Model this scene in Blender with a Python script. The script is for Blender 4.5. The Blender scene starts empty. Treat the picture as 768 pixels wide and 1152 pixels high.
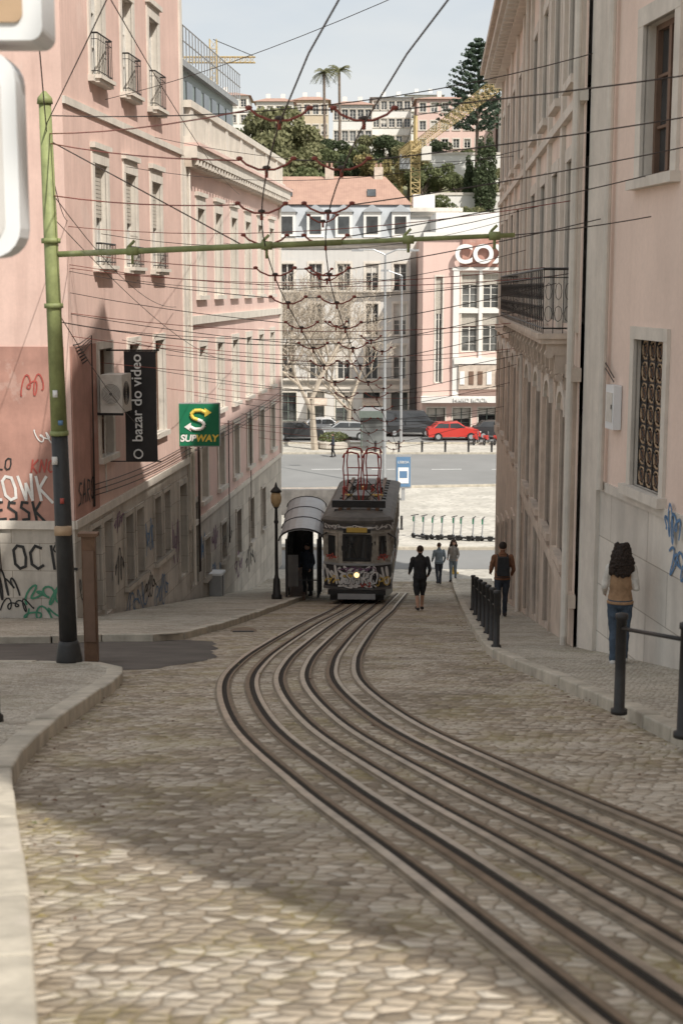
import bpy, math, random
import numpy as np
from mathutils import Vector, Matrix
random.seed(7); np.random.seed(7)
scene=bpy.context.scene
COL=scene.collection
def link(o,parent=None):
    COL.objects.link(o)
    if parent is not None: o.parent=parent
    return o
def empty(name,loc=(0,0,0)):
    e=bpy.data.objects.new(name,None); e.empty_display_size=.3; link(e); e.location=loc
    return e
# ------------------------------------------------------------------ materials
MATS={}
class NT:
    def __init__(s,name):
        s.m=bpy.data.materials.new(name); s.m.use_nodes=True; s.t=s.m.node_tree
        s.t.nodes.clear()
        s.out=s.n('ShaderNodeOutputMaterial'); s.p=s.n('ShaderNodeBsdfPrincipled')
        s.l(s.p.outputs[0],s.out.inputs[0]); MATS[name]=s.m
        s.pos=s.n('ShaderNodeNewGeometry').outputs['Position']
    def n(s,k): return s.t.nodes.new(k)
    def l(s,a,b): s.t.links.new(a,b)
    def mapped(s,sc):
        m=s.n('ShaderNodeMapping'); m.inputs['Scale'].default_value=sc; s.l(s.pos,m.inputs['Vector']); return m.outputs[0]
    def noise(s,scale,detail=4,rough=.55,vec=None):
        n=s.n('ShaderNodeTexNoise'); n.inputs['Scale'].default_value=scale; n.inputs['Detail'].default_value=detail
        n.inputs['Roughness'].default_value=rough; s.l(vec or s.pos,n.inputs['Vector']); return n.outputs[0]
    def ramp(s,f,a,b,c0=(0,0,0,1),c1=(1,1,1,1)):
        r=s.n('ShaderNodeValToRGB'); r.color_ramp.elements[0].position=a; r.color_ramp.elements[1].position=b
        r.color_ramp.elements[0].color=c0; r.color_ramp.elements[1].color=c1; s.l(f,r.inputs[0]); return r.outputs[0]
    def mix(s,f,a,b,mode='MIX'):
        m=s.n('ShaderNodeMix'); m.data_type='RGBA'; m.blend_type=mode
        if isinstance(f,(int,float)): m.inputs[0].default_value=f
        else: s.l(f,m.inputs[0])
        for v,i in ((a,6),(b,7)):
            if isinstance(v,(tuple,list)): m.inputs[i].default_value=(v[0],v[1],v[2],1)
            else: s.l(v,m.inputs[i])
        return m.outputs[2]
    def math(s,op,a,b=0.):
        m=s.n('ShaderNodeMath'); m.operation=op
        for v,i in ((a,0),(b,1)):
            if isinstance(v,(int,float)): m.inputs[i].default_value=v
            else: s.l(v,m.inputs[i])
        return m.outputs[0]
    def bump(s,h,strength,dist=.02):
        b=s.n('ShaderNodeBump'); b.inputs['Strength'].default_value=strength; b.inputs['Distance'].default_value=dist
        s.l(h,b.inputs['Height']); s.l(b.outputs[0],s.p.inputs['Normal'])
    def col(s,c):
        if isinstance(c,(tuple,list)): s.p.inputs['Base Color'].default_value=(c[0],c[1],c[2],1)
        else: s.l(c,s.p.inputs['Base Color'])
def dark(c,k): return tuple(x*k for x in c)
def M(name,c,var=.85,scale=2.,rough=.8,bump=.15,bscale=40,bd=.01,streak=0.,metal=0.,spec=.3,dirt=None,panel=None):
    t=NT(name)
    c2=dark(c,var)
    f=t.ramp(t.noise(scale,6,.6),.35,.68)
    col=t.mix(f,c,c2)
    if streak>0:
        v=t.mapped((2.2,2.2,.22)); s=t.ramp(t.noise(1.6,5,.65,v),.46,.74)
        s2=t.math('MULTIPLY',s,streak)
        col=t.mix(s2,col,dirt or dark(c,.45))
        g=t.ramp(t.noise(14,3),.35,.75); g2=t.math('MULTIPLY',g,.16); col=t.mix(g2,col,dark(c,.6))
        pt=t.ramp(t.noise(.55,7,.7),.60,.64); col=t.mix(t.math('MULTIPLY',pt,.16),col,(.7,.62,.56))
    if panel:
        sx=t.n('ShaderNodeSeparateXYZ'); t.l(t.pos,sx.inputs[0]); cx=t.n('ShaderNodeCombineXYZ'); t.l(t.math('ADD',sx.outputs[0],sx.outputs[1]),cx.inputs[0]); t.l(sx.outputs[2],cx.inputs[1])
        br=t.n('ShaderNodeTexBrick'); t.l(cx.outputs[0],br.inputs['Vector']); br.inputs['Scale'].default_value=1; br.inputs['Brick Width'].default_value=panel[0]; br.inputs['Row Height'].default_value=panel[1]; br.inputs['Mortar Size'].default_value=.008; br.inputs['Mortar Smooth'].default_value=.3
        br.inputs['Color1'].default_value=(1,1,1,1); br.inputs['Color2'].default_value=(.82,.82,.82,1); br.inputs['Mortar'].default_value=(.5,.48,.45,1)
        col=t.mix(1.,col,br.outputs['Color'],'MULTIPLY')
    t.col(col); t.p.inputs['Roughness'].default_value=rough; t.p.inputs['Metallic'].default_value=metal
    t.p.inputs['Specular IOR Level'].default_value=spec
    if bump>0: t.bump(t.noise(bscale,4),bump,bd)
    return t.m
def cobble(name,scale,c_light,c_dark,mortar,moss,moss_amt,bump,wrap=0.3,rough=.75,rand=.75,bigd=.6,bigf=.6,edge=.11,pale=None):
    t=NT(name)
    nz=t.n('ShaderNodeTexNoise'); nz.inputs['Scale'].default_value=1.3; t.l(t.pos,nz.inputs['Vector'])
    v1=t.n('ShaderNodeVectorMath'); v1.operation='SCALE'; t.l(nz.outputs['Color'],v1.inputs[0]); v1.inputs['Scale'].default_value=wrap
    v2=t.n('ShaderNodeVectorMath'); v2.operation='ADD'; t.l(t.pos,v2.inputs[0]); t.l(v1.outputs[0],v2.inputs[1])
    mp=t.n('ShaderNodeMapping'); mp.inputs['Scale'].default_value=(.9,1.25,0); mp.inputs['Rotation'].default_value=(0,0,.22); t.l(v2.outputs[0],mp.inputs[0])
    ve=t.n('ShaderNodeTexVoronoi'); ve.feature='DISTANCE_TO_EDGE'; ve.voronoi_dimensions='2D'; ve.inputs['Scale'].default_value=scale; ve.inputs['Randomness'].default_value=rand
    vc=t.n('ShaderNodeTexVoronoi'); vc.voronoi_dimensions='2D'; vc.inputs['Scale'].default_value=scale; vc.inputs['Randomness'].default_value=rand
    for v in (ve,vc): t.l(mp.outputs[0],v.inputs['Vector'])
    cell=t.n('ShaderNodeSeparateColor'); t.l(vc.outputs['Color'],cell.inputs[0])
    col=t.mix(t.math('POWER',cell.outputs[0],1.4),c_light,c_dark)
    col=t.mix(t.math('MULTIPLY',t.math('GREATER_THAN',cell.outputs[2],.84),.6),col,dark(c_dark,.5))
    big=t.ramp(t.noise(.42,7,.66),.42,.60)
    col=t.mix(t.math('MULTIPLY',big,bigf),col,dark(c_dark,bigd))
    if pale:
        pp_=t.ramp(t.noise(.8,7,.7,t.mapped((1.,1.3,1.))),.50,.62); col=t.mix(t.math('MULTIPLY',pp_,.55),col,pale)
        pc=t.math('GREATER_THAN',cell.outputs[1],.8); col=t.mix(t.math('MULTIPLY',pc,.5),col,pale)
    fine=t.ramp(t.noise(60,4),.3,.75); col=t.mix(t.math('MULTIPLY',fine,.3),col,dark(c_light,.55))
    mossf=t.math('MULTIPLY',t.ramp(t.noise(1.1,8,.75),.5,.64),moss_amt)
    mort=t.ramp(ve.outputs['Distance'],.02,edge,(1,1,1,1),(0,0,0,1))
    mc=t.mix(mossf,mortar,moss)
    col=t.mix(t.math('MULTIPLY',mossf,.35),col,moss)
    col=t.mix(t.math('MULTIPLY',mort,.75),col,mc)
    t.col(col)
    rr=t.ramp(ve.outputs['Distance'],0,.28)
    h=t.math('ADD',t.math('MULTIPLY',rr,1.),t.math('MULTIPLY',t.noise(45,3),.3))
    h=t.math('ADD',h,t.math('MULTIPLY',cell.outputs[1],.55))
    t.bump(h,bump,.022)
    t.p.inputs['Roughness'].default_value=rough; t.p.inputs['Specular IOR Level'].default_value=.35
    return t.m
cobble('cobble_road',10.5,(.55,.47,.37),(.27,.215,.15),(.15,.115,.075),(.25,.205,.055),1.,.7,wrap=.22,rand=.72,bigd=.5,bigf=.65,pale=(.70,.64,.545))
cobble('calcada',17,(.60,.55,.46),(.42,.37,.30),(.17,.14,.10),(.17,.15,.06),.6,.6,wrap=.1,pale=(.66,.62,.54))
cobble('plaza_paving',5,(.60,.57,.51),(.52,.49,.43),(.42,.39,.34),(.3,.3,.2),.2,.1,wrap=.05)
M('asphalt',(.12,.108,.095),.6,1.2,.85,.4,60)
M('asphalt_plaza',(.24,.24,.235),.85,.25,.85,.1,60)
M('ground',(.30,.28,.23),.8,.3,.9,.2,20)
M('kerb',(.56,.51,.42),.6,3,.75,.4,30,.012,.45)
M('white_paint',(.7,.7,.68),.8,5,.7,0)
M('pink_left',(.74,.53,.46),.84,.8,.85,.15,60,.006,.42,dirt=(.46,.31,.265))
M('pink_left2',(.75,.545,.485),.86,.8,.85,.15,60,.006,.36,dirt=(.51,.36,.315))
M('pink_red',(.50,.28,.225),.7,1.2,.85,.15,60,.006,.45,dirt=(.29,.165,.135))
M('pink_right',(.84,.67,.575),.88,.7,.85,.15,60,.006,.28,dirt=(.62,.46,.38))
M('cream_right',(.81,.68,.59),.82,.9,.85,.2,50,.006,.42,dirt=(.49,.38,.31))
M('stone_base',(.62,.57,.50),.7,1.3,.8,.25,30,.01,.5,dirt=(.29,.25,.21),panel=(1.15,.6))
M('stone_trim',(.71,.655,.58),.82,2.,.75,.2,30,.008,.35)
M('marble_panels',(.77,.72,.645),.82,1.5,.6,.15,30,.008,.35,panel=(1.3,.7))
M('stone_warm',(.64,.54,.45),.7,2.,.8,.3,24,.01,.4,dirt=(.32,.24,.19))
M('grey_facade',(.61,.595,.57),.92,.3,.85,0,10,.01,.15)
M('slate',(.40,.42,.44),.8,.6,.7,.1,10)
M('attic_zinc',(.26,.31,.31),.8,.6,.5,.1,10)
M('white_wall',(.78,.76,.72),.9,.3,.85,0,10,.01,.1)
M('pink_far',(.70,.51,.45),.92,.3,.85,0,10,.01,.1)
M('ochre_wall',(.60,.50,.37),.92,.3,.85,0,10,.01,.1)
M('frame_white',(.70,.67,.62),.85,6,.6,0)
M('frame_green',(.14,.165,.145),.85,6,.6,0)
M('frame_brown',(.19,.12,.085),.8,6,.6,0)
M('shutter',(.50,.46,.40),.85,4,.7,0)
M('curtain',(.6,.57,.52),.8,3,.9,0)
M('iron',(.045,.043,.042),.7,8,.5,.1,60,.003,metal=.2)
M('steel_rail',(.50,.43,.35),.6,6,.32,.1,80,.003,metal=.75)
M('rail_rust',(.22,.16,.11),.7,9,.75,.2,70,.004)
M('groove',(.03,.025,.02),.7,8,.9,0)
M('bed',(.28,.23,.17),.6,3,.85,.4,50,.01)
M('black_paint',(.04,.04,.04),.7,5,.45,.05,50,.003)
M('green_paint',(.31,.35,.15),.6,5,.55,.15,40,.004,.5)
M('wood',(.18,.105,.065),.6,5,.6,.2,20,.004)
M('grey_metal',(.40,.41,.42),.85,4,.45,.05,40,.003,metal=.4)
M('ac_white',(.66,.63,.57),.8,6,.5,0)
M('plastic_white',(.74,.76,.77),.95,2,.35,0)
M('tan_board',(.48,.34,.22),.8,3,.6,0)
M('sign_green',(.015,.18,.09),.9,3,.4,0)
M('sign_yellow',(.75,.58,.1),.95,3,.4,0)
M('sign_white',(.78,.78,.76),.95,3,.45,0)
M('sign_blue',(.12,.22,.36),.9,3,.4,0)
M('banner_black',(.04,.038,.038),.8,3,.7,.1,20,.01)
M('graf_black',(.04,.04,.04),.6,8,.6,0)
M('graf_blue',(.12,.24,.42),.7,8,.6,0)
M('graf_green',(.08,.26,.16),.7,8,.6,0)
M('graf_purple',(.20,.10,.18),.7,8,.6,0)
M('graf_red',(.45,.10,.08),.7,8,.6,0)
M('graf_white',(.72,.70,.67),.8,8,.6,0)
M('wire',(.07,.055,.05),.8,5,.6,0)
M('insulator',(.28,.075,.055),.7,9,.45,0)
M('crane_yellow',(.56,.43,.22),.8,1,.6,0)
M('car_red',(.55,.045,.035),.9,1,.25,0,spec=.6)
M('car_black',(.035,.037,.04),.9,1,.25,0,spec=.6)
M('car_silver',(.45,.46,.47),.9,1,.25,0,metal=.4,spec=.6)
M('car_white',(.72,.72,.72),.9,1,.25,0,spec=.6)
M('tyre',(.03,.03,.03),.8,9,.85,0)
M('bark',(.24,.19,.155),.6,3,.9,.3,12,.02)
M('bark_pale',(.48,.41,.33),.7,2,.9,.3,12,.02)
M('tram_cream',(.54,.495,.42),.4,4,.45,.05,30,.003,.6)
M('tram_dark',(.05,.046,.05),.6,2.2,.45,.05,30,.003,.4,dirt=(.2,.19,.18))
M('tram_grey',(.19,.18,.17),.5,1.6,.5,.05,30,.003,.6)
M('tram_roof',(.14,.13,.115),.5,2.5,.6,.3,12,.01,.5)
M('tram_yellow',(.65,.45,.11),.8,2,.4,0)
M('red_metal',(.42,.06,.05),.7,5,.5,0)
def tile_mat():
    t=NT('roof_tile')
    w=t.n('ShaderNodeTexWave'); w.inputs['Scale'].default_value=2.; w.bands_direction='X'; w.inputs['Distortion'].default_value=.3; t.l(t.pos,w.inputs['Vector'])
    c=t.mix(t.ramp(t.noise(1.2,6,.7),.3,.7),(.47,.30,.23),(.33,.205,.16)); t.col(t.mix(t.math('MULTIPLY',w.outputs[1],.35),c,(.21,.12,.09)))
    t.p.inputs['Roughness'].default_value=.85
tile_mat()
def glass(name,c,rough=.06):
    t=NT(name); n=t.ramp(t.noise(.7,3),.4,.62); t.col(t.mix(n,c,dark(c,.4))); t.p.inputs['Roughness'].default_value=rough
    t.p.inputs['Specular IOR Level'].default_value=.85
    t.bump(t.noise(2.5,2),.06,.02)
glass('glass',(.08,.085,.086)); glass('glass_b',(.16,.165,.16),.1); glass('glass_dark',(.035,.037,.038))
def leafm(name,a,b):
    t=NT(name); g=t.n('ShaderNodeNewGeometry'); r=g.outputs['Random Per Island']
    c=t.mix(r,a,b); c=t.mix(t.math('MULTIPLY',t.ramp(t.noise(.45,4),.4,.65),.6),c,dark(a,.55)); t.col(c)
    t.p.inputs['Roughness'].default_value=.7; t.p.inputs['Specular IOR Level'].default_value=.2
    tr=t.n('ShaderNodeBsdfTranslucent'); t.l(c,tr.inputs[0]); mx=t.n('ShaderNodeMixShader'); mx.inputs[0].default_value=.3
    t.l(t.p.outputs[0],mx.inputs[1]); t.l(tr.outputs[0],mx.inputs[2]); t.l(mx.outputs[0],t.out.inputs[0])
leafm('leaf_green',(.15,.175,.085),(.24,.26,.125)); leafm('leaf_olive',(.21,.215,.11),(.30,.29,.16)); leafm('leaf_dark',(.085,.11,.06),(.13,.16,.085))
leafm('leaf_yellow',(.38,.31,.14),(.30,.27,.13)); leafm('leaf_pine',(.075,.11,.08),(.11,.15,.10))
M('hill_grass',(.25,.25,.15),.6,.08,.95,0)
def emis(name,c,s):
    t=NT(name); t.col(c); t.p.inputs['Emission Color'].default_value=(*c,1); t.p.inputs['Emission Strength'].default_value=s
emis('lamp_lit',(1.,.66,.28),2.2)
M('globe_amber',(.55,.40,.22),.8,4,.3,0)
M('skin',(.50,.30,.21),.9,10,.55,0)
M('hair_dark',(.035,.022,.016),.5,30,.65,.8,60,.012)
M('hair_brown',(.07,.04,.025),.5,30,.65,.6,60,.01)
def cloth(n,c): M(n,c,.65,9,.9,.6,22,.015)
cloth('cloth_tan',(.38,.235,.135)); cloth('cloth_white',(.68,.64,.58)); cloth('jeans',(.065,.09,.125)); cloth('cloth_black',(.035,.035,.037))
cloth('cloth_navy',(.045,.053,.07)); cloth('cloth_rust',(.24,.115,.065)); cloth('denim_light',(.20,.25,.29)); cloth('cloth_grey',(.28,.27,.25)); cloth('shoe',(.06,.05,.05)); cloth('shoe_white',(.6,.58,.55))
# ------------------------------------------------------------------ mesh helper
class MB:
    def __init__(s): s.v=[]; s.f=[]; s.m=[]; s.names=[]
    def mi(s,n):
        if n not in s.names: s.names.append(n)
        return s.names.index(n)
    def poly(s,pts,mat):
        b=len(s.v); s.v.extend([tuple(p) for p in pts]); s.f.append(tuple(range(b,b+len(pts)))); s.m.append(s.mi(mat))
    def hexa(s,p,mat):
        b=len(s.v); s.v.extend([tuple(q) for q in p]); k=s.mi(mat)
        for f in ((0,3,2,1),(4,5,6,7),(0,1,5,4),(1,2,6,5),(2,3,7,6),(3,0,4,7)):
            s.f.append(tuple(b+i for i in f)); s.m.append(k)
    def fbox(s,fr,s0,s1,d0,d1,z0,z1,mat):
        s.hexa([fr(s0,d0,z0),fr(s1,d0,z0),fr(s1,d1,z0),fr(s0,d1,z0),fr(s0,d0,z1),fr(s1,d0,z1),fr(s1,d1,z1),fr(s0,d1,z1)],mat)
    def box(s,x0,x1,y0,y1,z0,z1,mat):
        s.hexa([(x0,y0,z0),(x1,y0,z0),(x1,y1,z0),(x0,y1,z0),(x0,y0,z1),(x1,y0,z1),(x1,y1,z1),(x0,y1,z1)],mat)
    def tube(s,pts,rad,mat,n=6,cap=True):
        pts=[Vector(p) for p in pts]
        if isinstance(rad,(int,float)): rad=[rad]*len(pts)
        b=len(s.v); k=s.mi(mat); up=None
        for i,p in enumerate(pts):
            t=(pts[min(i+1,len(pts)-1)]-pts[max(i-1,0)])
            if t.length<1e-9: t=Vector((0,0,1))
            t.normalize()
            if up is None:
                a=Vector((0,0,1)) if abs(t.z)<.9 else Vector((1,0,0)); u=t.cross(a).normalized()
            else:
                u=(up-t*up.dot(t)); u=u.normalized() if u.length>1e-6 else t.orthogonal().normalized()
            up=u; w=t.cross(u)
            for j in range(n):
                an=2*math.pi*j/n; q=p+(u*math.cos(an)+w*math.sin(an))*rad[i]; s.v.append(tuple(q))
        for i in range(len(pts)-1):
            for j in range(n):
                a=b+i*n+j; c=b+i*n+(j+1)%n; s.f.append((a,c,c+n,a+n)); s.m.append(k)
        if cap:
            s.f.append(tuple(b+j for j in range(n))[::-1]); s.m.append(k)
            e=b+(len(pts)-1)*n; s.f.append(tuple(e+j for j in range(n))); s.m.append(k)
    def lathe(s,c,prof,mat,n=14):
        s.tube([(c[0],c[1],c[2]+z) for r,z in prof],[r for r,z in prof],mat,n)
    def ellip(s,c,r,mat,nu=12,nv=8):
        b=len(s.v); k=s.mi(mat)
        for i in range(1,nv):
            th=math.pi*i/nv
            for j in range(nu):
                ph=2*math.pi*j/nu; s.v.append((c[0]+r[0]*math.sin(th)*math.cos(ph),c[1]+r[1]*math.sin(th)*math.sin(ph),c[2]-r[2]*math.cos(th)))
        s.v.append((c[0],c[1],c[2]-r[2])); s.v.append((c[0],c[1],c[2]+r[2])); lo=len(s.v)-2; hi=lo+1
        for i in range(nv-2):
            for j in range(nu):
                a=b+i*nu+j; d=b+i*nu+(j+1)%nu; s.f.append((a,d,d+nu,a+nu)); s.m.append(k)
        for j in range(nu):
            s.f.append((lo,b+(j+1)%nu,b+j)); s.m.append(k)
            e=b+(nv-2)*nu; s.f.append((hi,e+j,e+(j+1)%nu)); s.m.append(k)
    def obj(s,name,parent=None,smooth=False,bevel=0,loc=None,rot=None):
        me=bpy.data.meshes.new(name); me.from_pydata(s.v,[],s.f); 
        for n in s.names: me.materials.append(MATS[n])
        me.polygons.foreach_set('material_index',s.m)
        if smooth: me.polygons.foreach_set('use_smooth',[True]*len(s.f))
        me.update(); o=bpy.data.objects.new(name,me); link(o,parent)
        if bevel>0:
            b=o.modifiers.new('b','BEVEL'); b.width=bevel; b.segments=2; b.limit_method='ANGLE'
        if loc: o.location=loc
        if rot: o.rotation_euler=rot
        return o
class Fr:
    def __init__(s,p0,p1,side,zb=0):
        s.o=Vector((p0[0],p0[1],zb)); d=Vector((p1[0]-p0[0],p1[1]-p0[1],0)); s.L=d.length; s.d=d.normalized()
        s.n=Vector((s.d.y,-s.d.x,0))*side   # side=+1: right-hand of direction
    def __call__(s,a,d,z): 
        p=s.o+s.d*a+s.n*d; return (p.x,p.y,p.z+z)
def G(Y):
    if Y<=52: return -1.6-.185*Y
    if Y>=60: return -11.9
    t=(Y-52)/8; z0=-11.22; z1=-11.9; m0=-.185*8
    return (2*t**3-3*t*t+1)*z0+(t**3-2*t*t+t)*m0+(-2*t**3+3*t*t)*z1
# ------------------------------------------------------------------ buildings
class Bld:
    def __init__(s,name): s.e=empty(name); s.p={}
    def __getitem__(s,k):
        if k not in s.p: s.p[k]=MB()
        return s.p[k]
    def done(s):
        for k,m in s.p.items():
            if m.v: m.obj(k,s.e)
        return s.e
def O(c,w,z0,z1,kind='win',sur=.15,surm='stone_trim',sill=True,fm='frame_white',dp=.22,head=False):
    return dict(c=c,w=w,z0=z0,z1=z1,kind=kind,sur=sur,surm=surm,sill=sill,fm=fm,dp=dp,head=head)
def facade(B,fr,L,z0,z1,ops,mat,split=None,splitmat=None,s_start=0):
    W=B['walls']; ss={s_start,L}; zz={z0,z1}
    if split is not None: zz.add(split)
    for o in ops: ss|={o['c']-o['w']/2,o['c']+o['w']/2}; zz|={o['z0'],o['z1']}
    ss=sorted(ss); zz=sorted(z for z in zz if z0<=z<=z1)
    for i in range(len(ss)-1):
        cs=(ss[i]+ss[i+1])/2
        for j in range(len(zz)-1):
            cz=(zz[j]+zz[j+1])/2
            if any(abs(cs-o['c'])<o['w']/2 and o['z0']<cz<o['z1'] for o in ops): continue
            m=splitmat if (split is not None and cz<split) else mat
            W.poly([fr(ss[i],0,zz[j]),fr(ss[i+1],0,zz[j]),fr(ss[i+1],0,zz[j+1]),fr(ss[i],0,zz[j+1])],m)
    T=B['trim']; Gl=B['window_glass']; F=B['window_frames']
    for o in ops:
        a=o['c']-o['w']/2; b=o['c']+o['w']/2; c=o['z0']; d=o['z1']; dp=o['dp']; k=o['kind']
        rm=o['surm']
        for q in ([(a,0,c),(a,-dp,c),(a,-dp,d),(a,0,d)],[(b,0,c),(b,-dp,c),(b,-dp,d),(b,0,d)],[(a,0,d),(b,0,d),(b,-dp,d),(a,-dp,d)],[(a,0,c),(b,0,c),(b,-dp,c),(a,-dp,c)]):
            T.poly([fr(*x) for x in q],rm)
        sur=o['sur']
        if sur>0:
            T.fbox(fr,a-sur,b+sur,-.02,.05,d,d+sur*1.15,rm)
            T.fbox(fr,a-sur,a,-.02,.045,c,d,rm); T.fbox(fr,b,b+sur,-.02,.045,c,d,rm)
            if o['sill']: T.fbox(fr,a-sur-.06,b+sur+.06,-.02,.13,c-.13,c,rm)
            if o['head']: 
                T.fbox(fr,a-sur-.05,b+sur+.05,-.02,.12,d+sur*1.15+.12,d+sur*1.15+.24,rm)
                T.fbox(fr,a-sur,b+sur,-.02,.035,d+sur*1.15,d+sur*1.15+.12,rm)
        g=-dp
        if k=='door':
            F.poly([fr(a,g,c),fr(b,g,c),fr(b,g,d),fr(a,g,d)],o['fm'])
            n=max(1,int(o['w']/.5)); 
            for i in range(n):
                x0=a+(b-a)*i/n+.06; x1=a+(b-a)*(i+1)/n-.06
                F.fbox(fr,x0,x1,g,g+.04,c+.15,c+(d-c)*.42,o['fm']); F.fbox(fr,x0,x1,g,g+.04,c+(d-c)*.48,d-.12,o['fm'])
            continue
        gm=random.choice(['glass','glass','glass_b','glass_dark']) if k!='grille' else 'glass_dark'
        Gl.poly([fr(a,g,c),fr(b,g,c),fr(b,g,d),fr(a,g,d)],gm)
        t=.07
        if k=='grille':
            nx=4; nz=7
            for i in range(nx+1):
                x=a+(b-a)*i/nx; F.fbox(fr,x-.014,x+.014,-.09,-.06,c,d,'iron')
            for j in range(nz+1):
                z=c+(d-c)*j/nz; F.fbox(fr,a,b,-.1,-.07,z-.014,z+.014,'iron')
            for i in range(nx):
                for j in range(nz):
                    cx=a+(b-a)*(i+.5)/nx; cz=c+(d-c)*(j+.5)/nz; r=(b-a)/nx*.42
                    for rr in (r,r*.5):
                        pts=[fr(cx+rr*math.cos(q*math.pi/6),-.08,cz+rr*1.05*math.sin(q*math.pi/6)) for q in range(13)]
                        F.tube(pts,.015,'tan_board' if rr==r else 'wood',4,False)
                    F.tube([fr(cx-r,-.08,cz-r),fr(cx+r,-.08,cz+r)],.012,'wood',4,False); F.tube([fr(cx-r,-.075,cz+r),fr(cx+r,-.075,cz-r)],.012,'iron',4,False)
            continue
        fm=o['fm']
        F.fbox(fr,a,a+t,g,g+.07,c,d,fm); F.fbox(fr,b-t,b,g,g+.07,c,d,fm)
        F.fbox(fr,a+t,b-t,g,g+.07,c,c+t,fm); F.fbox(fr,a+t,b-t,g,g+.07,d-t,d,fm)
        m=(a+b)/2
        if k!='pane': F.fbox(fr,m-.045,m+.045,g,g+.085,c+t,d-t,fm)
        nt=2 if k=='win' else 4
        if k in('win','french'):
            for i in range(1,nt+1):
                z=c+(d-c)*i/(nt+1); F.fbox(fr,a+t,m-.045,g,g+.05,z-.018,z+.018,fm); F.fbox(fr,m+.045,b-t,g,g+.05,z-.018,z+.018,fm)
        r=random.random()
        if k=='win' and r<.3:
            h=random.uniform(.25,.75)*(d-c); F.fbox(fr,a+t+.01,b-t-.01,g+.005,g+.03,d-h,d-t,'curtain')
        if k=='shut' or (k=='french' and r<.35):
            h=(.55 if k=='shut' else .35)*(d-c); n=int(h/.09)
            for i in range(n): F.fbox(fr,a+.02,b-.02,g+.09,g+.115,d-(i+1)*.09+.012,d-i*.09,'shutter')
def prism(mb,pts,z0,z1,mat,topmat=None):
    n=len(pts)
    for i in range(n):
        p=pts[i]; q=pts[(i+1)%n]; mb.poly([(p[0],p[1],z0),(q[0],q[1],z0),(q[0],q[1],z1),(p[0],p[1],z1)],mat)
    mb.poly([(p[0],p[1],z1) for p in pts],topmat or mat)
def balcony(mb,fr,s0,s1,z,proj,slab='stone_trim',rail='iron',h=1.0,step=.13,corb=0):
    mb.fbox(fr,s0,s1,-.02,proj,z-.14,z,slab); mb.fbox(fr,s0-.04,s1+.04,-.02,proj+.05,z-.06,z+.02,slab)
    def seg(a0,d0,a1,d1):
        L=math.hypot(a1-a0,d1-d0); st=step if L>1 else min(step,.13); n=max(2,int(L/st))
        for zz,r in ((z+.1,.012),(z+h,.02),(z+h-.13,.008)): mb.tube([fr(a0,d0,zz),fr(a1,d1,zz)],r,rail,4)
        for i in range(n+1):
            t=i/n; mb.tube([fr(a0+(a1-a0)*t,d0+(d1-d0)*t,z),fr(a0+(a1-a0)*t,d0+(d1-d0)*t,z+h)],.007,rail,4,False)
            if i<n and corb>1:
                tm=(i+.5)/n; cx=a0+(a1-a0)*tm; cd=d0+(d1-d0)*tm; kx,kd=((2.2,0) if L>1 else (0,1))
                for (zc,rx,rz) in ((z+.32,.06,.12),(z+.66,.05,.13)):
                    mb.tube([fr(cx+rx*math.cos(q*math.pi/4)*kx,cd+rx*math.cos(q*math.pi/4)*kd,zc+rz*math.sin(q*math.pi/4)) for q in range(9)],.006,rail,3,False)
    e=proj-.03
    seg(s0,e,s1,e); seg(s0,.02,s0,e); seg(s1,.02,s1,e)
    if corb:
        n=max(1,int((s1-s0)/.9))
        for i in range(n+1):
            x=s0+.15+(s1-s0-.3)*i/n
            mb.fbox(fr,x-.09,x+.09,-.02,proj-.1,z-.32,z-.14,slab); mb.fbox(fr,x-.08,x+.08,-.02,proj*.55,z-.6,z-.32,slab); mb.fbox(fr,x-.07,x+.07,-.02,proj*.25,z-.85,z-.6,slab)
            mb.tube([fr(x-.1,proj-.14,z-.3),fr(x+.1,proj-.14,z-.3)],.07,slab,8); mb.tube([fr(x-.09,proj*.4,z-.66),fr(x+.09,proj*.4,z-.66)],.06,slab,8)
def text(body,mat,parent,origin,xdir,updir,size,ext=.004,shear=0,name='lettering',align='CENTER',bold=0):
    cu=bpy.data.curves.new(name,'FONT'); cu.body=body; cu.size=size; cu.extrude=ext; cu.shear=shear; cu.align_x=align; cu.align_y='CENTER'; cu.offset=bold
    cu.materials.append(MATS[mat]); o=bpy.data.objects.new(name,cu); link(o,parent)
    x=Vector(xdir).normalized(); u=Vector(updir).normalized(); n=x.cross(u)
    o.matrix_world=Matrix(((x.x,u.x,n.x,origin[0]),(x.y,u.y,n.y,origin[1]),(x.z,u.z,n.z,origin[2]),(0,0,0,1)))
    return o
def strokes(mb,fr,pts,mat,width,d=.012):
    for i in range(len(pts)-1):
        (x0,y0),(x1,y1)=pts[i],pts[i+1]; dx=x1-x0; dy=y1-y0; L=math.hypot(dx,dy)+1e-6; ox=-dy/L*width/2; oy=dx/L*width/2; ex=dx/L*width*.3; ey=dy/L*width*.3
        dd=d+.0004*(i%9)
        mb.poly([fr(x0+ox-ex,dd,y0+oy-ey),fr(x0-ox-ex,dd,y0-oy-ey),fr(x1-ox+ex,dd,y1-oy+ey),fr(x1+ox+ex,dd,y1+oy+ey)],mat)
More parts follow.
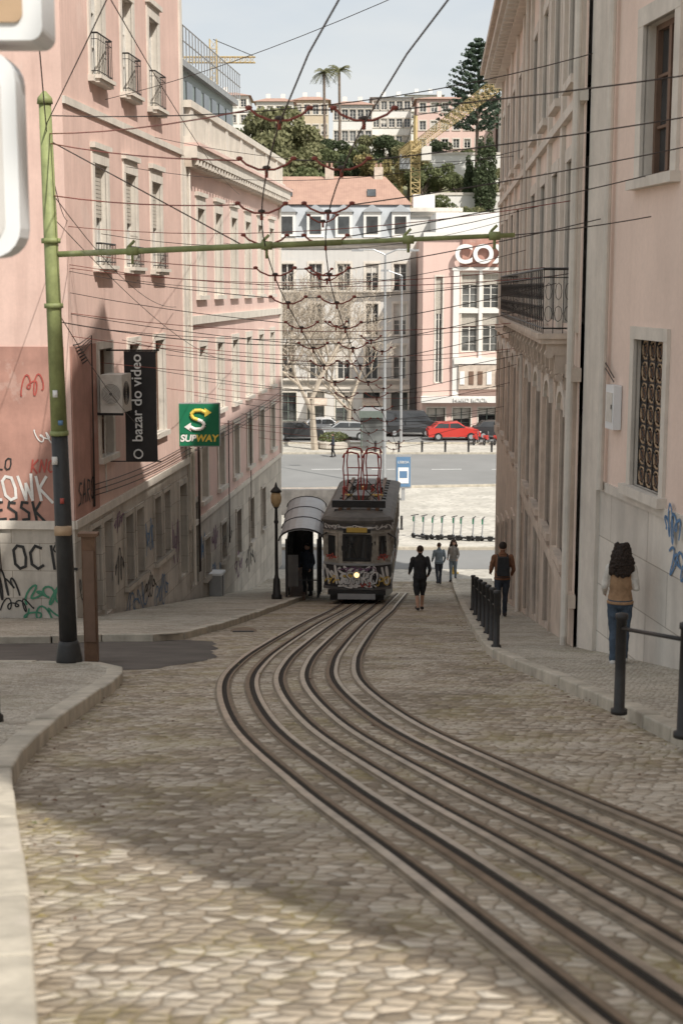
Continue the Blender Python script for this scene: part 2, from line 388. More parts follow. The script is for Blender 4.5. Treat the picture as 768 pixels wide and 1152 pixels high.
def scribble(mb,fr,s,z,w,h,mat,seed,width=.03,loops=5,d=.012):
    rr=random.Random(seed); n=loops*14; pts=[]
    p1,p2,p3=[rr.uniform(0,6) for _ in range(3)]; f=rr.uniform(.8,1.4)
    for i in range(n+1):
        t=i/n; x=s-w/2+w*t+.5*w/loops*math.sin(loops*f*6.28*t+p1); y=z+h/2*math.sin(loops*6.28*t+p2)*(.6+.4*math.sin(9*t+p3)); pts.append((x,y))
    strokes(mb,fr,pts,mat,width,d)
GL={'O':[[(0,.2),(0,.8),(.3,1),(.7,.95),(.8,.5),(.7,.1),(.3,0),(0,.2)]],'C':[[(.8,.9),(.4,1),(0,.7),(0,.2),(.4,0),(.8,.15)]],'I':[[(.35,1),(.4,0)]],'L':[[(.1,1),(.05,.05),(.8,0)]],
 'K':[[(.1,1),(.1,0)],[(.8,1),(.15,.5),(.85,-.1)]],'N':[[(0,0),(.1,1),(.7,0),(.8,1.05)]],'W':[[(0,1),(.2,0),(.45,.7),(.65,0),(.95,1.1)]],'S':[[(.8,.95),(.3,1),(.1,.7),(.7,.4),(.6,.05),(0,0)]],'E':[[(.8,1),(.1,.95),(.05,0),(.8,.05)],[(.05,.5),(.6,.55)]],'X':[[(0,1),(.8,0)],[(.8,1),(0,0)]],'A':[[(0,0),(.4,1.1),(.8,0)],[(.1,.4),(.75,.4)]],'R':[[(.05,0),(.1,1),(.7,.9),(.65,.55),(.1,.5),(.85,-.1)]]}
def tag(mb,fr,word,s,z,h,mat,width,flip=1,d=.014,slant=.15):
    x=s
    for ch in word:
        for st in GL[ch]: strokes(mb,fr,[(x+flip*(px*h*.62+py*h*slant),z+py*h) for px,py in st],mat,width,d)
        x+=flip*h*.72
# ---- left building 1 (pink corner house)
A=(-5.7,30.0); Bp=(-4.53,41.7); Cp=(-2.6,61.0)
B=Bld('pink_corner_building'); fr=Fr(A,Bp,1); L=fr.L
ops=[]
for c in (2.75,5.5,8.25):
    ops+= [O(c,1.05,.5,2.75,'shut',.17,head=True),O(c,1.05,4.6,6.85,'win',.17,head=True),O(c,1.05,8.6,10.6,'win',.15)]
    ops+= [O(c,1.05,-3.8,-1.35,'win',.15,fm='frame_brown')]
ops+=[O(1.6,.75,-7.3,-5.3,'door',.1,'stone_base',False,'frame_brown'),O(2.6,.75,-7.5,-5.3,'door',.1,'stone_base',False,'frame_brown')]
for c in (4.6,5.7,7.7,8.8): ops.append(O(c,.75,-7.2,-5.5,'win',.1,'stone_base',True,'frame_brown'))
ops.append(O(10.9,.95,-8.3,-5.6,'door',.12,'stone_base',False,'frame_green'))
facade(B,fr,L,-10.5,12.0,ops,'pink_left',-5.0,'stone_base')
B['trim'].fbox(fr,-.02,L,-.02,.07,-5.08,-4.9,'stone_trim'); B['trim'].fbox(fr,0,L,-.02,.06,3.75,3.9,'stone_trim')
B['trim'].fbox(fr,L-.32,L-.02,-.02,.05,-4.9,12,'stone_trim')
for c in (2.75,5.5,8.25):
    balcony(B['balcony_rails'],fr,c-.6,c+.6,4.6,.22,h=.9); balcony(B['balcony_rails'],fr,c-.6,c+.6,.5,.2,h=.5)
f2=Fr(A,(-16,30.6),-1)
ops=[O(2.6,1.05,.5,2.75,'win',.17),O(2.6,1.05,4.6,6.85,'win',.17),O(5.6,1.05,.5,2.75,'win',.17),O(2.6,1.05,8.6,10.6,'win',.17)]
facade(B,f2,f2.L,-10.5,12.0,ops,'pink_left',-5.0,'stone_base')
B['lower_wall_band'].fbox(f2,.12,f2.L,.004,.03,-4.9,-1.2,'pink_red'); B['lower_wall_band'].fbox(fr,.02,1.95,.004,.03,-4.9,-1.2,'pink_red')  # darker red-pink band over the lower plaster, around the corner
B['trim'].fbox(f2,-.02,f2.L,-.02,.07,-5.08,-4.9,'stone_trim')
prism(B['core'],[(-6.05,30.45),(-4.95,41.6),(-14,42),(-15.5,31)],-10.5,12.0,'frame_brown','roof_tile')
g=B['graffiti']
for (s,z,w,h,m,sd) in ((.75,-6.4,1.1,1.1,'graf_black',1),(5.2,-7.8,2.,.8,'graf_blue',2),(8.,-8.1,1.6,.9,'graf_blue',3),(3.5,-6.6,1.1,.9,'graf_black',4),(9.9,-7.1,.9,1.3,'graf_purple',8),(6.7,-6.4,.9,.9,'graf_blue',9),(3.6,-5.5,.9,.5,'graf_purple',10),(6.7,-7.7,1.2,.7,'graf_black',19)): scribble(g,fr,s,z,w,h,m,sd,.04)
scribble(g,f2,.6,-6.5,.9,.5,'graf_green',5,.045); scribble(g,f2,1.6,-6.3,.6,.7,'graf_black',6,.04); scribble(g,f2,.7,-6.95,.9,.4,'graf_green',7,.04,4); scribble(g,f2,1.3,-6.75,.6,.3,'graf_black',27,.03,4); scribble(g,f2,.3,-5.5,.35,.6,'graf_black',28,.03,3)
tag(g,f2,'OCIL',1.3,-5.95,.5,'graf_black',.06,-1,.014,-.1)
tag(g,f2,'LOWK',1.8,-4.45,.5,'graf_white',.06,-1,.045,-.2); tag(g,f2,'ESSK',1.65,-4.88,.38,'graf_black',.055,-1,.045,-.2); tag(g,f2,'XLO',1.8,-3.8,.24,'graf_black',.03,-1,.045)
tag(g,f2,'KNO',.9,-3.85,.26,'graf_red',.035,-1,.045); scribble(g,f2,.8,-2.0,.4,.5,'graf_red',17,.03,3,.045); tag(g,fr,'SARO',.2,-4.6,.46,'graf_black',.045,1,.045); scribble(g,f2,.5,-3.1,.5,.3,'graf_white',29,.025,4,.045)
e=B.done()
cb=MB()
def sag(p,q,s,n=12): 
    p=Vector(p);q=Vector(q); return [p.lerp(q,i/n)-Vector((0,0,s*4*(i/n)*(1-i/n))) for i in range(n+1)]
for i in range(7):
    r=random.Random(i); cb.tube(sag(f2(2.6,.10+.02*i,-1.35-.05*i),fr(.3+.1*i,.14,-1.15-.06*i),.12+.07*i),.016,'wire',5)
    cb.tube(sag(f2(1.75+.06*i,.1,-1.6-.1*i),f2(1.6+.05*i,.08,-6.-.15*i),0,10) ,.016,'wire',5)
for i in range(4): cb.tube([fr(.3+.1*i,.14,-1.15-.06*i),fr(1.3,.12,-1.0-.05*i),fr(1.35+.03*i,.06,-4.8)],.012,'wire',5)
for i in range(3): cb.tube(sag(fr(1.3,.08,-4.3-.12*i),fr(L,.06,-4.5-.15*i),.1,10),.012,'wire',5)
for k in range(3):
    pts=[f2(1.75+.22*math.cos(q*.5),.12+.02*k,-2.5-.45*k+.35*math.sin(q*.5)) for q in range(14)]; cb.tube(pts,.014,'wire',5)
cb.obj('facade_cables',e,True)
def ac_unit(fr,s,z,w=.8,h=.62,dp=.42):
    m=MB(); m.fbox(fr,s-w/2,s+w/2,.12,dp,z,z+h,'ac_white')
    for k in range(7):
        pts=[fr(s-.08+ (.05+.035*k)*math.cos(q*math.pi/8),dp+.012,z+h/2+(.05+.035*k)*math.sin(q*math.pi/8)) for q in range(17)]; m.tube(pts,.006,'iron',3,False)
    m.tube([fr(s-w/2-.004,.37,z+h/2),fr(s-w/2-.01,.37,z+h/2)],.22,'tram_grey',20)
    for k in range(7): 
        rr=.05+.03*k; m.tube([fr(s-w/2-.02,.37+rr*math.cos(q*math.pi/10),z+h/2+rr*math.sin(q*math.pi/10)) for q in range(21)],.009,'ac_white',3,False)
    m.fbox(fr,s-w/2+.05,s-w/2+.1,0,dp,z-.06,z,'iron'); m.fbox(fr,s+w/2-.1,s+w/2-.05,0,dp,z-.06,z,'iron')
    m.tube([fr(s,.1,z),fr(s+.1,.06,z-.8),fr(s+.2,.05,z-1.9)],.018,'ac_white',5)
    return m.obj('air_conditioner',None)
ac_unit(fr,2.3,-2.75,.85,.85,.62)
m=MB(); yb=33.0
n=14
for i in range(n):
    def pp(x,t): return (x, yb+.05*math.sin(t*5+x*4)*t, -1.42-2.55*t)
    for (xa,xb) in ((-5.02,-4.66),(-4.66,-4.28)):
        m.poly([pp(xa,i/n),pp(xb,i/n),pp(xb,(i+1)/n),pp(xa,(i+1)/n)],'banner_black')
m.tube([(-5.42,yb,-1.4),(-4.2,yb,-1.4)],.02,'iron',6); m.tube([(-5.42,yb,-3.98),(-4.2,yb,-3.98)],.015,'iron',6)
o=m.obj('hanging_shop_banner',None,True)
text('bazar do video','sign_white',o,(-4.72,yb-.09,-2.5),(0,0,1),(-1,0,0),.34,.003,0,bold=.004)
t2=MB(); t2.tube([(-4.72+.1*math.cos(q*.52),yb-.09,-3.8+.1*math.sin(q*.52)) for q in range(13)],.02,'sign_white',5); t2.obj('logo_ring',o)
m=MB(); ys=40.6
m.box(-4.72,-3.5,ys,ys+.14,-4.45,-3.25,'sign_green'); m.box(-4.75,-3.47,ys+.02,ys+.12,-4.48,-3.22,'grey_metal')
m.tube([(-4.75,ys+.07,-3.4),(-4.95,ys+.07,-3.4)],.025,'iron',6); m.tube([(-4.75,ys+.07,-4.3),(-4.95,ys+.07,-4.3)],.025,'iron',6)
o=m.obj('hanging_shop_sign',None)
text('SUB','sign_white',o,(-4.38,ys-.012,-4.24),(1,0,0),(0,0,1),.27,.004,.15,bold=.01)
text('WAY','sign_yellow',o,(-3.86,ys-.012,-4.24),(1,0,0),(0,0,1),.27,.004,.15,bold=.01)
m=MB()
S=[(.27,.26),(.12,.34),(-.12,.33),(-.24,.2),(-.17,.06),(.0,0),(.17,-.07),(.24,-.2),(.12,-.33),(-.12,-.34),(-.27,-.26)]
cx,cz=-4.1,-3.70
for i in range(10):
    a,b_=S[i],S[i+1]; mt='sign_yellow' if i<5 else 'sign_white'
    m.tube([(cx+a[0]*.8,ys-.02,cz+a[1]*.8),(cx+b_[0]*.8,ys-.02,cz+b_[1]*.8)],.05,mt,8)
for q,sg,mt in ((S[0],1,'sign_yellow'),(S[-1],-1,'sign_white')):
    x=cx+q[0]*.8; z=cz+q[1]*.8; m.poly([(x-.02*sg,ys-.02,z+.13),(x+.18*sg,ys-.02,z),(x-.02*sg,ys-.02,z-.13)],mt)
m.obj('logo_arrows',o)
# ---- left building 2
B=Bld('pink_townhouse'); fr=Fr(Bp,Cp,1); L=fr.L
ops=[]
for k in range(6):
    c=2.4+2.9*k
    ops+=[O(c,1.05,-.2,2.4,'win',.2,head=True),O(c,1.05,-3.9+0,-1.75,'shut' if k%2 else 'win',.18),O(c,1.0,-6.5,-4.7,'win',.16)]
    if k<5: ops.append(O(c+.3,.9,-9.0 if k<2 else -9.4,-7.8,'win',.1,'stone_base',True,'frame_brown'))
ops.append(O(.75,1.0,-8.9,-6.4,'door',.12,'stone_base',False,'frame_green'))
facade(B,fr,L,-12.5,4.0,ops,'pink_left2',-7.0,'stone_base')
T=B['trim']
T.fbox(fr,0,L,-.02,.06,-7.1,-6.95,'stone_trim'); T.fbox(fr,0,L,-.02,.1,-1.05,-.8,'stone_trim')
T.fbox(fr,0,L+.3,-.02,.25,3.45,3.7,'stone_warm'); T.fbox(fr,0,L+.4,-.02,.42,3.7,4.02,'stone_trim'); T.fbox(fr,0,L+.45,-.02,.5,4.02,4.12,'pink_left2')
for i in range(40): T.fbox(fr,.2+i*.48,.38+i*.48,.25,.4,3.52,3.7,'stone_trim')
T.fbox(fr,0,L,.02,.25,4.12,4.3,'stone_trim'); T.fbox(fr,0,L,.0,.27,5.1,5.3,'stone_trim')
for i in range(95):
    s=.12+i*.2; 
    if i%14<2: T.fbox(fr,s,s+.2,.03,.23,4.3,5.1,'stone_trim')
    else: T.fbox(fr,s,s+.09,.08,.2,4.3,5.1,'stone_trim')
for c in (0,L-.4): T.fbox(fr,c,c+.4,-.02,.08,-6.95,3.45,'stone_trim')
AT=B['attic']; prism(AT,[fr(.3,-.9,0)[:2],fr(13.5,-.9,0)[:2],fr(13.5,-8,0)[:2],fr(.3,-8,0)[:2]],3.9,6.8,'attic_zinc')
AT.fbox(fr,.2,13.6,-1.,-.7,6.8,7.0,'grey_metal')
for i in range(9): AT.fbox(fr,.7+i*1.4,1.6+i*1.4,-.9,-.86,5.3,6.5,'glass'); 
for i in range(28): AT.tube([fr(.3+i*.48,-.6,6.95),fr(.3+i*.48,-.6,7.9)],.02,'grey_metal',4)
for z in (7.9,7.45): AT.tube([fr(.3,-.6,z),fr(13.4,-.6,z)],.025,'grey_metal',4)
prism(AT,[fr(.6,-3,0)[:2],fr(9,-3,0)[:2],fr(9,-8,0)[:2],fr(.6,-8,0)[:2]],6.8,9.2,'grey_facade')
for i in range(3): AT.fbox(fr,14.+i*1.5,14.9+i*1.5,-2.2,-1.6,4.6,6.1,'stone_trim'); 
for (s,h) in ((3,9.9),(6,10.2),(12,8.6)): AT.tube([fr(s,-4,6.8),fr(s,-4,h+.8)],.03,'iron',4); AT.tube([fr(s-.5,-4,h+.5),fr(s+.5,-4,h+.5)],.02,'iron',4)
prism(B['core'],[fr(.1,-.4,0)[:2],fr(L-.1,-.4,0)[:2],fr(L-.1,-9,0)[:2],fr(.1,-9,0)[:2]],-12.5,4.0,'frame_brown','roof_tile')
f3=Fr(Cp,(-14,62),1); 
ops3=[O(2+3*k,1.05,z,z+2,'win',.16) for k in range(3) for z in (-9.5,-6.5,-3.6,-.2)]
f3.n=Vector((.05,1,0)).normalized(); facade(B,f3,f3.L,-12.5,4.0,ops3,'pink_left2')
g=B['graffiti']
for (s,z,w,h,m_,sd) in ((1.9,-8.0,.9,.9,'graf_blue',11),(4.1,-9.3,2.,1.1,'graf_blue',12),(8.5,-9.7,1.6,1.,'graf_purple',13),(11,-10,2.,1.,'graf_black',15),(6.2,-8.4,1.9,.8,'graf_black',16),(3.9,-8.0,1.2,.8,'graf_purple',18)): scribble(g,fr,s,z,w,h,m_,sd,.06)
c2=B['facade_cables']
for i in range(4): c2.tube(sag(fr(0,.08,-4.4-.13*i),fr(L,.08,-4.3-.12*i),.12,14),.013,'wire',4)
for s in (1.2,1.35,6.4,11.): c2.tube([fr(s,.07,-4.4),fr(s,.07,-8.6)],.018,'wire',4)
c2.tube([fr(.25,.12,3.4),fr(.25,.12,-8.8)],.05,'stone_trim',6)
B.done()
m=MB(); m.fbox(fr,2.9,3.5,.02,.4,-10.2,-9.05,'grey_metal'); m.fbox(fr,2.86,3.54,.02,.44,-9.05,-8.98,'plastic_white'); m.fbox(fr,3.19,3.205,.4,.41,-10.1,-9.1,'iron'); m.obj('utility_cabinet',None)
# ---- right far building
B=Bld('right_townhouse'); R0=(2.13+.065*20.9,20.9); R1=(2.13+.065*48,48.0); fr=Fr(R0,R1,-1); L=fr.L
ops=[]
for k in range(9):
    c=2.0+2.85*k
    ops+=[O(c,1.15,-.55,2.0,'french',.18,'stone_trim',False,'frame_brown',.28),O(c,1.1,3.2,5.3,'win',.18,'stone_trim',True,'frame_brown',.28),O(c,1.2,-4.3,-1.95,'win',.2,'stone_warm',True,'frame_brown',.3)]
    g_=G(20.9+c)
    if k>=1: ops.append(O(c,1.2,g_+.15,min(g_+2.5,-4.75),'door' if k%2 else 'win',.14,'stone_warm',False,'frame_brown',.28))
facade(B,fr,L,-13,6.9,ops,'cream_right',-4.7,'stone_warm')
T=B['trim']
T.fbox(fr,0,L,-.02,.09,-4.75,-4.55,'stone_warm'); T.fbox(fr,0,L,-.02,.1,2.65,2.8,'stone_trim'); T.fbox(fr,0,L,-.02,.12,-1.35,-1.15,'stone_warm')
T.fbox(fr,-.05,L+.3,-.02,.25,6.5,6.75,'stone_trim'); T.fbox(fr,-.05,L+.5,-.02,.6,6.75,6.95,'stone_trim'); T.fbox(fr,-.05,L+.55,-.02,.72,6.95,7.15,'stone_warm')
for i in range(48): T.fbox(fr,.2+i*.56,.42+i*.56,.25,.5,6.55,6.75,'stone_trim')
for k in range(10):
    c=.58+2.85*k; T.fbox(fr,c-.22,c+.22,-.02,.085,-4.55,-1.35,'stone_warm'); T.fbox(fr,c-.18,c+.18,-.02,.07,-.65,6.5,'stone_trim')
balcony(B['balcony'],fr,1.1,15.4,-.7,.5,'stone_warm','iron',1.0,.42,2)
for k in range(9):
    c=2.0+2.85*k
    for q in range(9):
        a0=math.pi*q/9; a1=math.pi*(q+1)/9; T.hexa([fr(c+.62*math.cos(a0),-.02,-1.98+.35*math.sin(a0)),fr(c+.62*math.cos(a1),-.02,-1.98+.35*math.sin(a1)),fr(c+.62*math.cos(a1),.11,-1.98+.35*math.sin(a1)),fr(c+.62*math.cos(a0),.11,-1.98+.35*math.sin(a0)),
          fr(c+.8*math.cos(a0),-.02,-1.98+.52*math.sin(a0)),fr(c+.8*math.cos(a1),-.02,-1.98+.52*math.sin(a1)),fr(c+.8*math.cos(a1),.11,-1.98+.52*math.sin(a1)),fr(c+.8*math.cos(a0),.11,-1.98+.52*math.sin(a0))],'stone_trim')
for s in (1.5,13.4): B['downpipe'].tube([fr(s-1,.1,6.5),fr(s-1,.1,G(20.9+s)+.12)],.055,'stone_trim',8)
B['downpipe'].tube([fr(.1,.13,6.5),fr(.1,.13,-5.2)],.05,'stone_trim',8)
prism(B['core'],[fr(.1,-.45,0)[:2],fr(L-.1,-.45,0)[:2],fr(L-.1,-8,0)[:2],fr(.1,-8,0)[:2]],-13,6.9,'frame_brown','roof_tile')
f3=Fr(R1,(R1[0]+7.8,R1[1]-.5),1); f3.n=Vector((.06,1,0)).normalized()
facade(B,f3,f3.L,-13,6.9,[O(2+2.4*k,1.05,z,z+2,'win',.16) for k in range(3) for z in (-7.5,-3.9,-.2,3.2)],'cream_right')
R=B['roof']; R.hexa([fr(0,.6,7.16),fr(L+.4,.6,7.16),fr(L+.4,-2,7.16),fr(0,-2,7.16),fr(0,.4,7.25),fr(L,.4,7.25),fr(L-.3,-2,8.4),fr(0,-2,8.4)],'roof_tile')
fa=Fr(fr(.6,-2.1,0)[:2],fr(L-.8,-2.1,0)[:2],-1)  # unseen set-back storeys, added to cast shade on the houses opposite
facade(B,fa,fa.L,6.9,14.6,[O(2+2.85*k,1.1,z,z+1.9,'win',.15,'stone_trim',True,'frame_white',.2) for k in range(8) for z in (8.9,11.9)],'cream_right')
prism(B['added_shade_storeys'],[fr(.6,-2.5,0)[:2],fr(L-.8,-2.5,0)[:2],fr(L-.8,-8,0)[:2],fr(.6,-8,0)[:2]],6.9,14.6,'cream_right','roof_tile'); B['trim'].fbox(fa,0,fa.L,-.02,.3,14.4,14.7,'stone_trim')
for (s,w,h) in ((6.,1.,1.2),(12,.8,1.4),(19,1.1,1.2)): B['chimney'].fbox(fr,s,s+w,-3.6,-3.,14.5,14.6+h,'cream_right'); B['chimney'].fbox(fr,s-.06,s+w+.06,-3.66,-2.94,14.6+h,14.72+h,'stone_trim')
B.done()
# ---- right near building
B=Bld('pink_near_building'); N0=(3.60,20.9); N1=(6.84,-4.0); fr=Fr(N0,N1,1); L=fr.L; NT_=16.
ops=[O(2.67,1.12,1.4,3.3,'win',.2,'stone_trim',True,'frame_brown',.2)]
ops.append(O(2.67,1.1,-2.58,-.65,'grille',.14,'stone_trim',True,'iron',.2))
for k in range(1,7):
    c=2.67+3.3*k; ops+=[O(c,1.12,1.4,3.4,'win',.2,'stone_trim',True,'frame_brown',.2)]
for k in range(0,7):
    c=2.67+3.3*k
    for z in (5.2,9.0,12.6): ops.append(O(c,1.15,z,z+2.1,'win',.2,'stone_trim',True,'frame_brown',.2))
facade(B,fr,L,-6.5,NT_,ops,'pink_right',-2.75,'marble_panels')
T=B['trim']; T.fbox(fr,0,L,-.02,.5,NT_-.3,NT_,'stone_trim'); T.fbox(fr,-.0,.75,-.02,.06,-6.5,NT_-.3,'stone_trim'); T.fbox(fr,.75,L,-.02,.035,-2.83,-2.7,'stone_trim')
B['downpipe'].tube([fr(1.0,.09,NT_-.4),fr(1.0,.09,-2.8)],.05,'stone_trim',8)
prism(B['core'],[fr(.1,-.45,0)[:2],fr(L,-.02,0)[:2],fr(L,-9,0)[:2],fr(.1,-9,0)[:2]],-6.5,NT_,'frame_brown','roof_tile')
for (s,w,h) in ((1.2,1.,1.2),(3.6,.8,.9),(6.2,1.2,1.3),(9,1.,1.)): B['chimney'].fbox(fr,s,s+w,-1.6,-1.,NT_-.1,NT_+h,'pink_right'); B['chimney'].fbox(fr,s-.06,s+w+.06,-1.66,-.94,NT_+h,NT_+.12+h,'stone_trim')
sc=B['graffiti']; scribble(sc,fr,3.75,-2.85,.5,.5,'graf_blue',21,.04,4,.045); scribble(sc,fr,3.9,-3.3,.5,.4,'graf_blue',22,.035,3,.014)
for i in range(2): B['facade_cables'].tube([fr(.8,.07,-.9-.08*i),fr(1.4,.06,-1.2-.06*i)],.01,'wire',4)
e=B.done()
m=MB(); m.fbox(fr,1.25,1.6,.01,.12,-1.9,-1.3,'plastic_white'); m.fbox(fr,1.3,1.55,.12,.13,-1.8,-1.4,'ac_white'); m.fbox(fr,1.53,1.55,.13,.14,-1.62,-1.56,'iron'); m.obj('meter_box',None)
# ------------------------------------------------------------------ ground
def ysteps(y0,y1):
    ys=[y0]
    for b in [-40,-20,0]+[2*i for i in range(1,26)]+[52+.8*i for i in range(11)]+[80,130,400,3500]:
        if y0<b<y1: ys.append(b)
    return ys+[y1]
def sheet(name,fx0,fx1,y0,y1,dz,mat,parent=None):
    m=MB(); ys=ysteps(y0,y1)
    for a,b in zip(ys[:-1],ys[1:]): m.poly([(fx0(a),a,G(a)+dz),(fx1(a),a,G(a)+dz),(fx1(b),b,G(b)+dz),(fx0(b),b,G(b)+dz)],mat)
    return m.obj(name,parent)
K=lambda v:(lambda y:v)
def interp(pts):
    def f(y):
        if y<=pts[0][1]: return pts[0][0]
        for (x0,y0),(x1,y1) in zip(pts[:-1],pts[1:]):
            if y<=y1: return x0+(x1-x0)*(y-y0)/(y1-y0)
        return pts[-1][0]
    return f
sheet('ground',K(-1500),K(1500),-60,3500,-.03,'ground')
sheet('cobbled_road',K(-13),K(9),-14,57,0,'cobble_road')
def resample(pts,step):
    out=[Vector(pts[0])]; acc=0
    for a,b in zip(pts[:-1],pts[1:]):
        a=Vector(a);b=Vector(b);L=(b-a).length; d=step-acc
        while d<=L: out.append(a.lerp(b,d/L)); d+=step
        acc=L-(d-step)
    out.append(Vector(pts[-1])); return out
def catmull(pts,n=8):
    P=[Vector(p) for p in pts]; P=[P[0]*2-P[1]]+P+[P[-1]*2-P[-2]]; out=[]
    for i in range(1,len(P)-2):
        for k in range(n):
            t=k/n; a,b,c,d=P[i-1:i+3]; out.append(.5*((2*b)+(c-a)*t+(2*a-5*b+4*c-d)*t*t+(3*b-a-3*c+d)*t**3))
    out.append(P[-2]); return out
def kerb(name,pts,side,w=.17,dz=.135,step=.9):
    pts=resample([tuple(p) for p in pts],step); m=MB()
    def off(i):
        t=(pts[min(i+1,len(pts)-1)]-pts[max(i-1,0)]).normalized(); return Vector((t.y,-t.x))*side*w
    for i in range(len(pts)-1):
        a,b=pts[i],pts[i+1]
        if (b-a).length<.05: continue
        d=(b-a).normalized()*.008; oa,ob=off(i),off(i+1); a2=a+d;b2=b-d; j=random.uniform(-.01,.01); sh=Vector((random.uniform(-.008,.008),random.uniform(-.008,.008)))
        q=[a2+sh,b2+sh,b2+ob+sh,a2+oa+sh]
        m.hexa([(p.x,p.y,G(p.y)-.1) for p in q]+[(p.x,p.y,G(p.y)+dz+j) for p in q],'kerb')
    return m.obj(name,None,bevel=.018)
def polysheet(name,pts,dz,mat,n=0):
    m=MB(); m.poly([(x,y,G(y)+dz) for x,y in pts],mat); return m.obj(name)
KR=[(3.9,-4),(3.4,2),(3.05,7),(2.72,10.8),(2.62,13.5),(2.4,17),(2.22,20),(2.32,23.3),(3.1,36),(4.2,52),(4.5,57)]
kr=catmull(KR,6); krf=interp([(p.x,p.y) for p in kr])
def wr(y): return max(6.315-.13*y,2.13+.065*y)+.3
m=MB(); ys=[-4+i*.5 for i in range(0,123)]
for a,b in zip(ys[:-1],ys[1:]): m.poly([(krf(a)+.1,a,G(a)+.12),(wr(a),a,G(a)+.12),(wr(b),b,G(b)+.12),(krf(b)+.1,b,G(b)+.12)],'calcada')
m.obj('right_pavement'); kerb('right_kerb',[(p.x,p.y) for p in kr],1)
KL=[(.95,-4),(.0,0),(-1.0,4.4),(-1.94,8.1),(-2.25,9.5),(-2.43,11.5),(-2.5,14),(-2.56,16),(-2.72,17.2),(-3.1,17.95),(-3.8,18.2),(-6,18.3),(-13,18.5)]
kl=catmull(KL,6); polysheet('left_pavement',[(p.x-.08,p.y) for p in kl]+[(-13,-4)],.12,'calcada'); kerb('left_kerb',[(p.x,p.y) for p in kl],-1,.2)
KL2=[(-13,23.2),(-5.7,23.4),(-4.3,23.9),(-3.3,23.95),(-2.9,24.3),(-2.72,25.2),(-2.2,30),(-1.25,44),(-.7,51.9)]
k2=catmull(KL2,6); polysheet('left_lower_pavement',[(p.x-.02,p.y+.08) for p in k2]+[(-3.5,52),(-5.5,30),(-13,30.8)],.12,'calcada'); kerb('left_lower_kerb',[(p.x,p.y) for p in k2],-1,.2)
m=MB()
for a,b in zip([x for x in ysteps(52,57)][:-1],[x for x in ysteps(52,57)][1:]): m.poly([(-4,a,G(a)+.12),(-.7,a,G(a)+.12),(-.6,b,G(b)+.12),(-4,b,G(b)+.12)],'calcada')
m.obj('left_end_pavement')
ra=random.Random(4); edge=[(-13,18.4)]+[(-3.6+.12*i+ra.uniform(-.04,.04),18.1+.02*i+ra.uniform(-.05,.05)) for i in range(9)]+[(-2.45+.08*i+ra.uniform(-.06,.06),18.5+.22*i) for i in range(8)]+[(-1.85-.03*i+ra.uniform(-.08,.08),20.3+.3*i) for i in range(12)]+[(-2.25-.12*i+ra.uniform(-.03,.03),24+.1*i) for i in range(5)]+[(-4,24.2),(-13,23.4)]
polysheet('side_street',edge,.004,'asphalt')
C=[(3.9,-4.6),(2.75,0),(1.72,4.41),(1.14,6.84),(.52,9.28),(-.14,12.45),(-.56,16.2),(-.60,19.5),(-.43,23.3),(.0,30),(.5,36),(.85,41),(1.6,51.5)]
cc=catmull(C,10)
def ribbon(m,off,w,z,mat,thick=0,pts=cc):
    P=[]
    for i,p in enumerate(pts):
        t=(pts[min(i+1,len(pts)-1)]-pts[max(i-1,0)]).normalized(); n=Vector((t.y,-t.x)); P.append((p+n*(off-w/2),p+n*(off+w/2)))
    for (a,b),(c,d) in zip(P[:-1],P[1:]):
        q=[a,b,d,c]
        if thick: m.hexa([(v.x,v.y,G(v.y)+z-thick) for v in q]+[(v.x,v.y,G(v.y)+z) for v in q],mat)
        else: m.poly([(v.x,v.y,G(v.y)+z) for v in q],mat)
tr=empty('tram_track')
m=MB()
for k,off in enumerate((-.82,-.49,-.16,.16,.49,.82)):
    ribbon(m,off,.19,.004,'bed'); ribbon(m,off,.12,.008,'groove')
    if k in(1,4): ribbon(m,off-.052,.045,.02,'rail_rust',.03); ribbon(m,off+.052,.045,.02,'steel_rail',.03)
    else: ribbon(m,off-.042,.055,.024,'steel_rail',.03); ribbon(m,off+.055,.028,.018,'rail_rust',.03)
m.obj('rails',tr)
m=MB(); 
x,y,r=-1.9,27,.26
m.tube([(x,y,G(y)-.02),(x,y-.002,G(y)+.01)],r,'rail_rust',24)
for i in range(-3,4): m.hexa([(x-.2,y+i*.07-.012,G(y+i*.07)+.006),(x+.2,y+i*.07-.012,G(y+i*.07)+.006),(x+.2,y+i*.07+.012,G(y+i*.07)+.006),(x-.2,y+i*.07+.012,G(y+i*.07)+.006)]+[(x-.2,y+i*.07-.012,G(y+i*.07)+.02),(x+.2,y+i*.07-.012,G(y+i*.07)+.02),(x+.2,y+i*.07+.012,G(y+i*.07)+.02),(x-.2,y+i*.07+.012,G(y+i*.07)+.02)],'iron')
m.obj('manhole_cover')
m=MB(); rl=random.Random(12)
for i in range(320):
    y=rl.uniform(5,34); x=rl.choice([krf(y)-abs(rl.gauss(0,.25)),rl.uniform(-2,krf(y)),interp([(p[0],p[1]) for p in KL[:9]])(y)+abs(rl.gauss(0,.25)) if y<17 else rl.uniform(-1.8,2)]); s=rl.uniform(.01,.03); a=rl.uniform(0,3); z=G(y)+.03
    m.poly([(x+s*math.cos(a),y+s*math.sin(a),z),(x+s*.6*math.cos(a+1.6),y+s*.6*math.sin(a+1.6),z+.01),(x-s*math.cos(a),y-s*math.sin(a),z),(x-s*.6*math.cos(a+1.6),y-s*.6*math.sin(a+1.6),z+.012)],rl.choice(['leaf_yellow','wood','wood','leaf_olive','leaf_yellow']))
m.obj('fallen_leaves')
P=empty('plaza')
sheet('plaza_paving',K(-60),K(60),57,130,-.006,'plaza_paving',P)
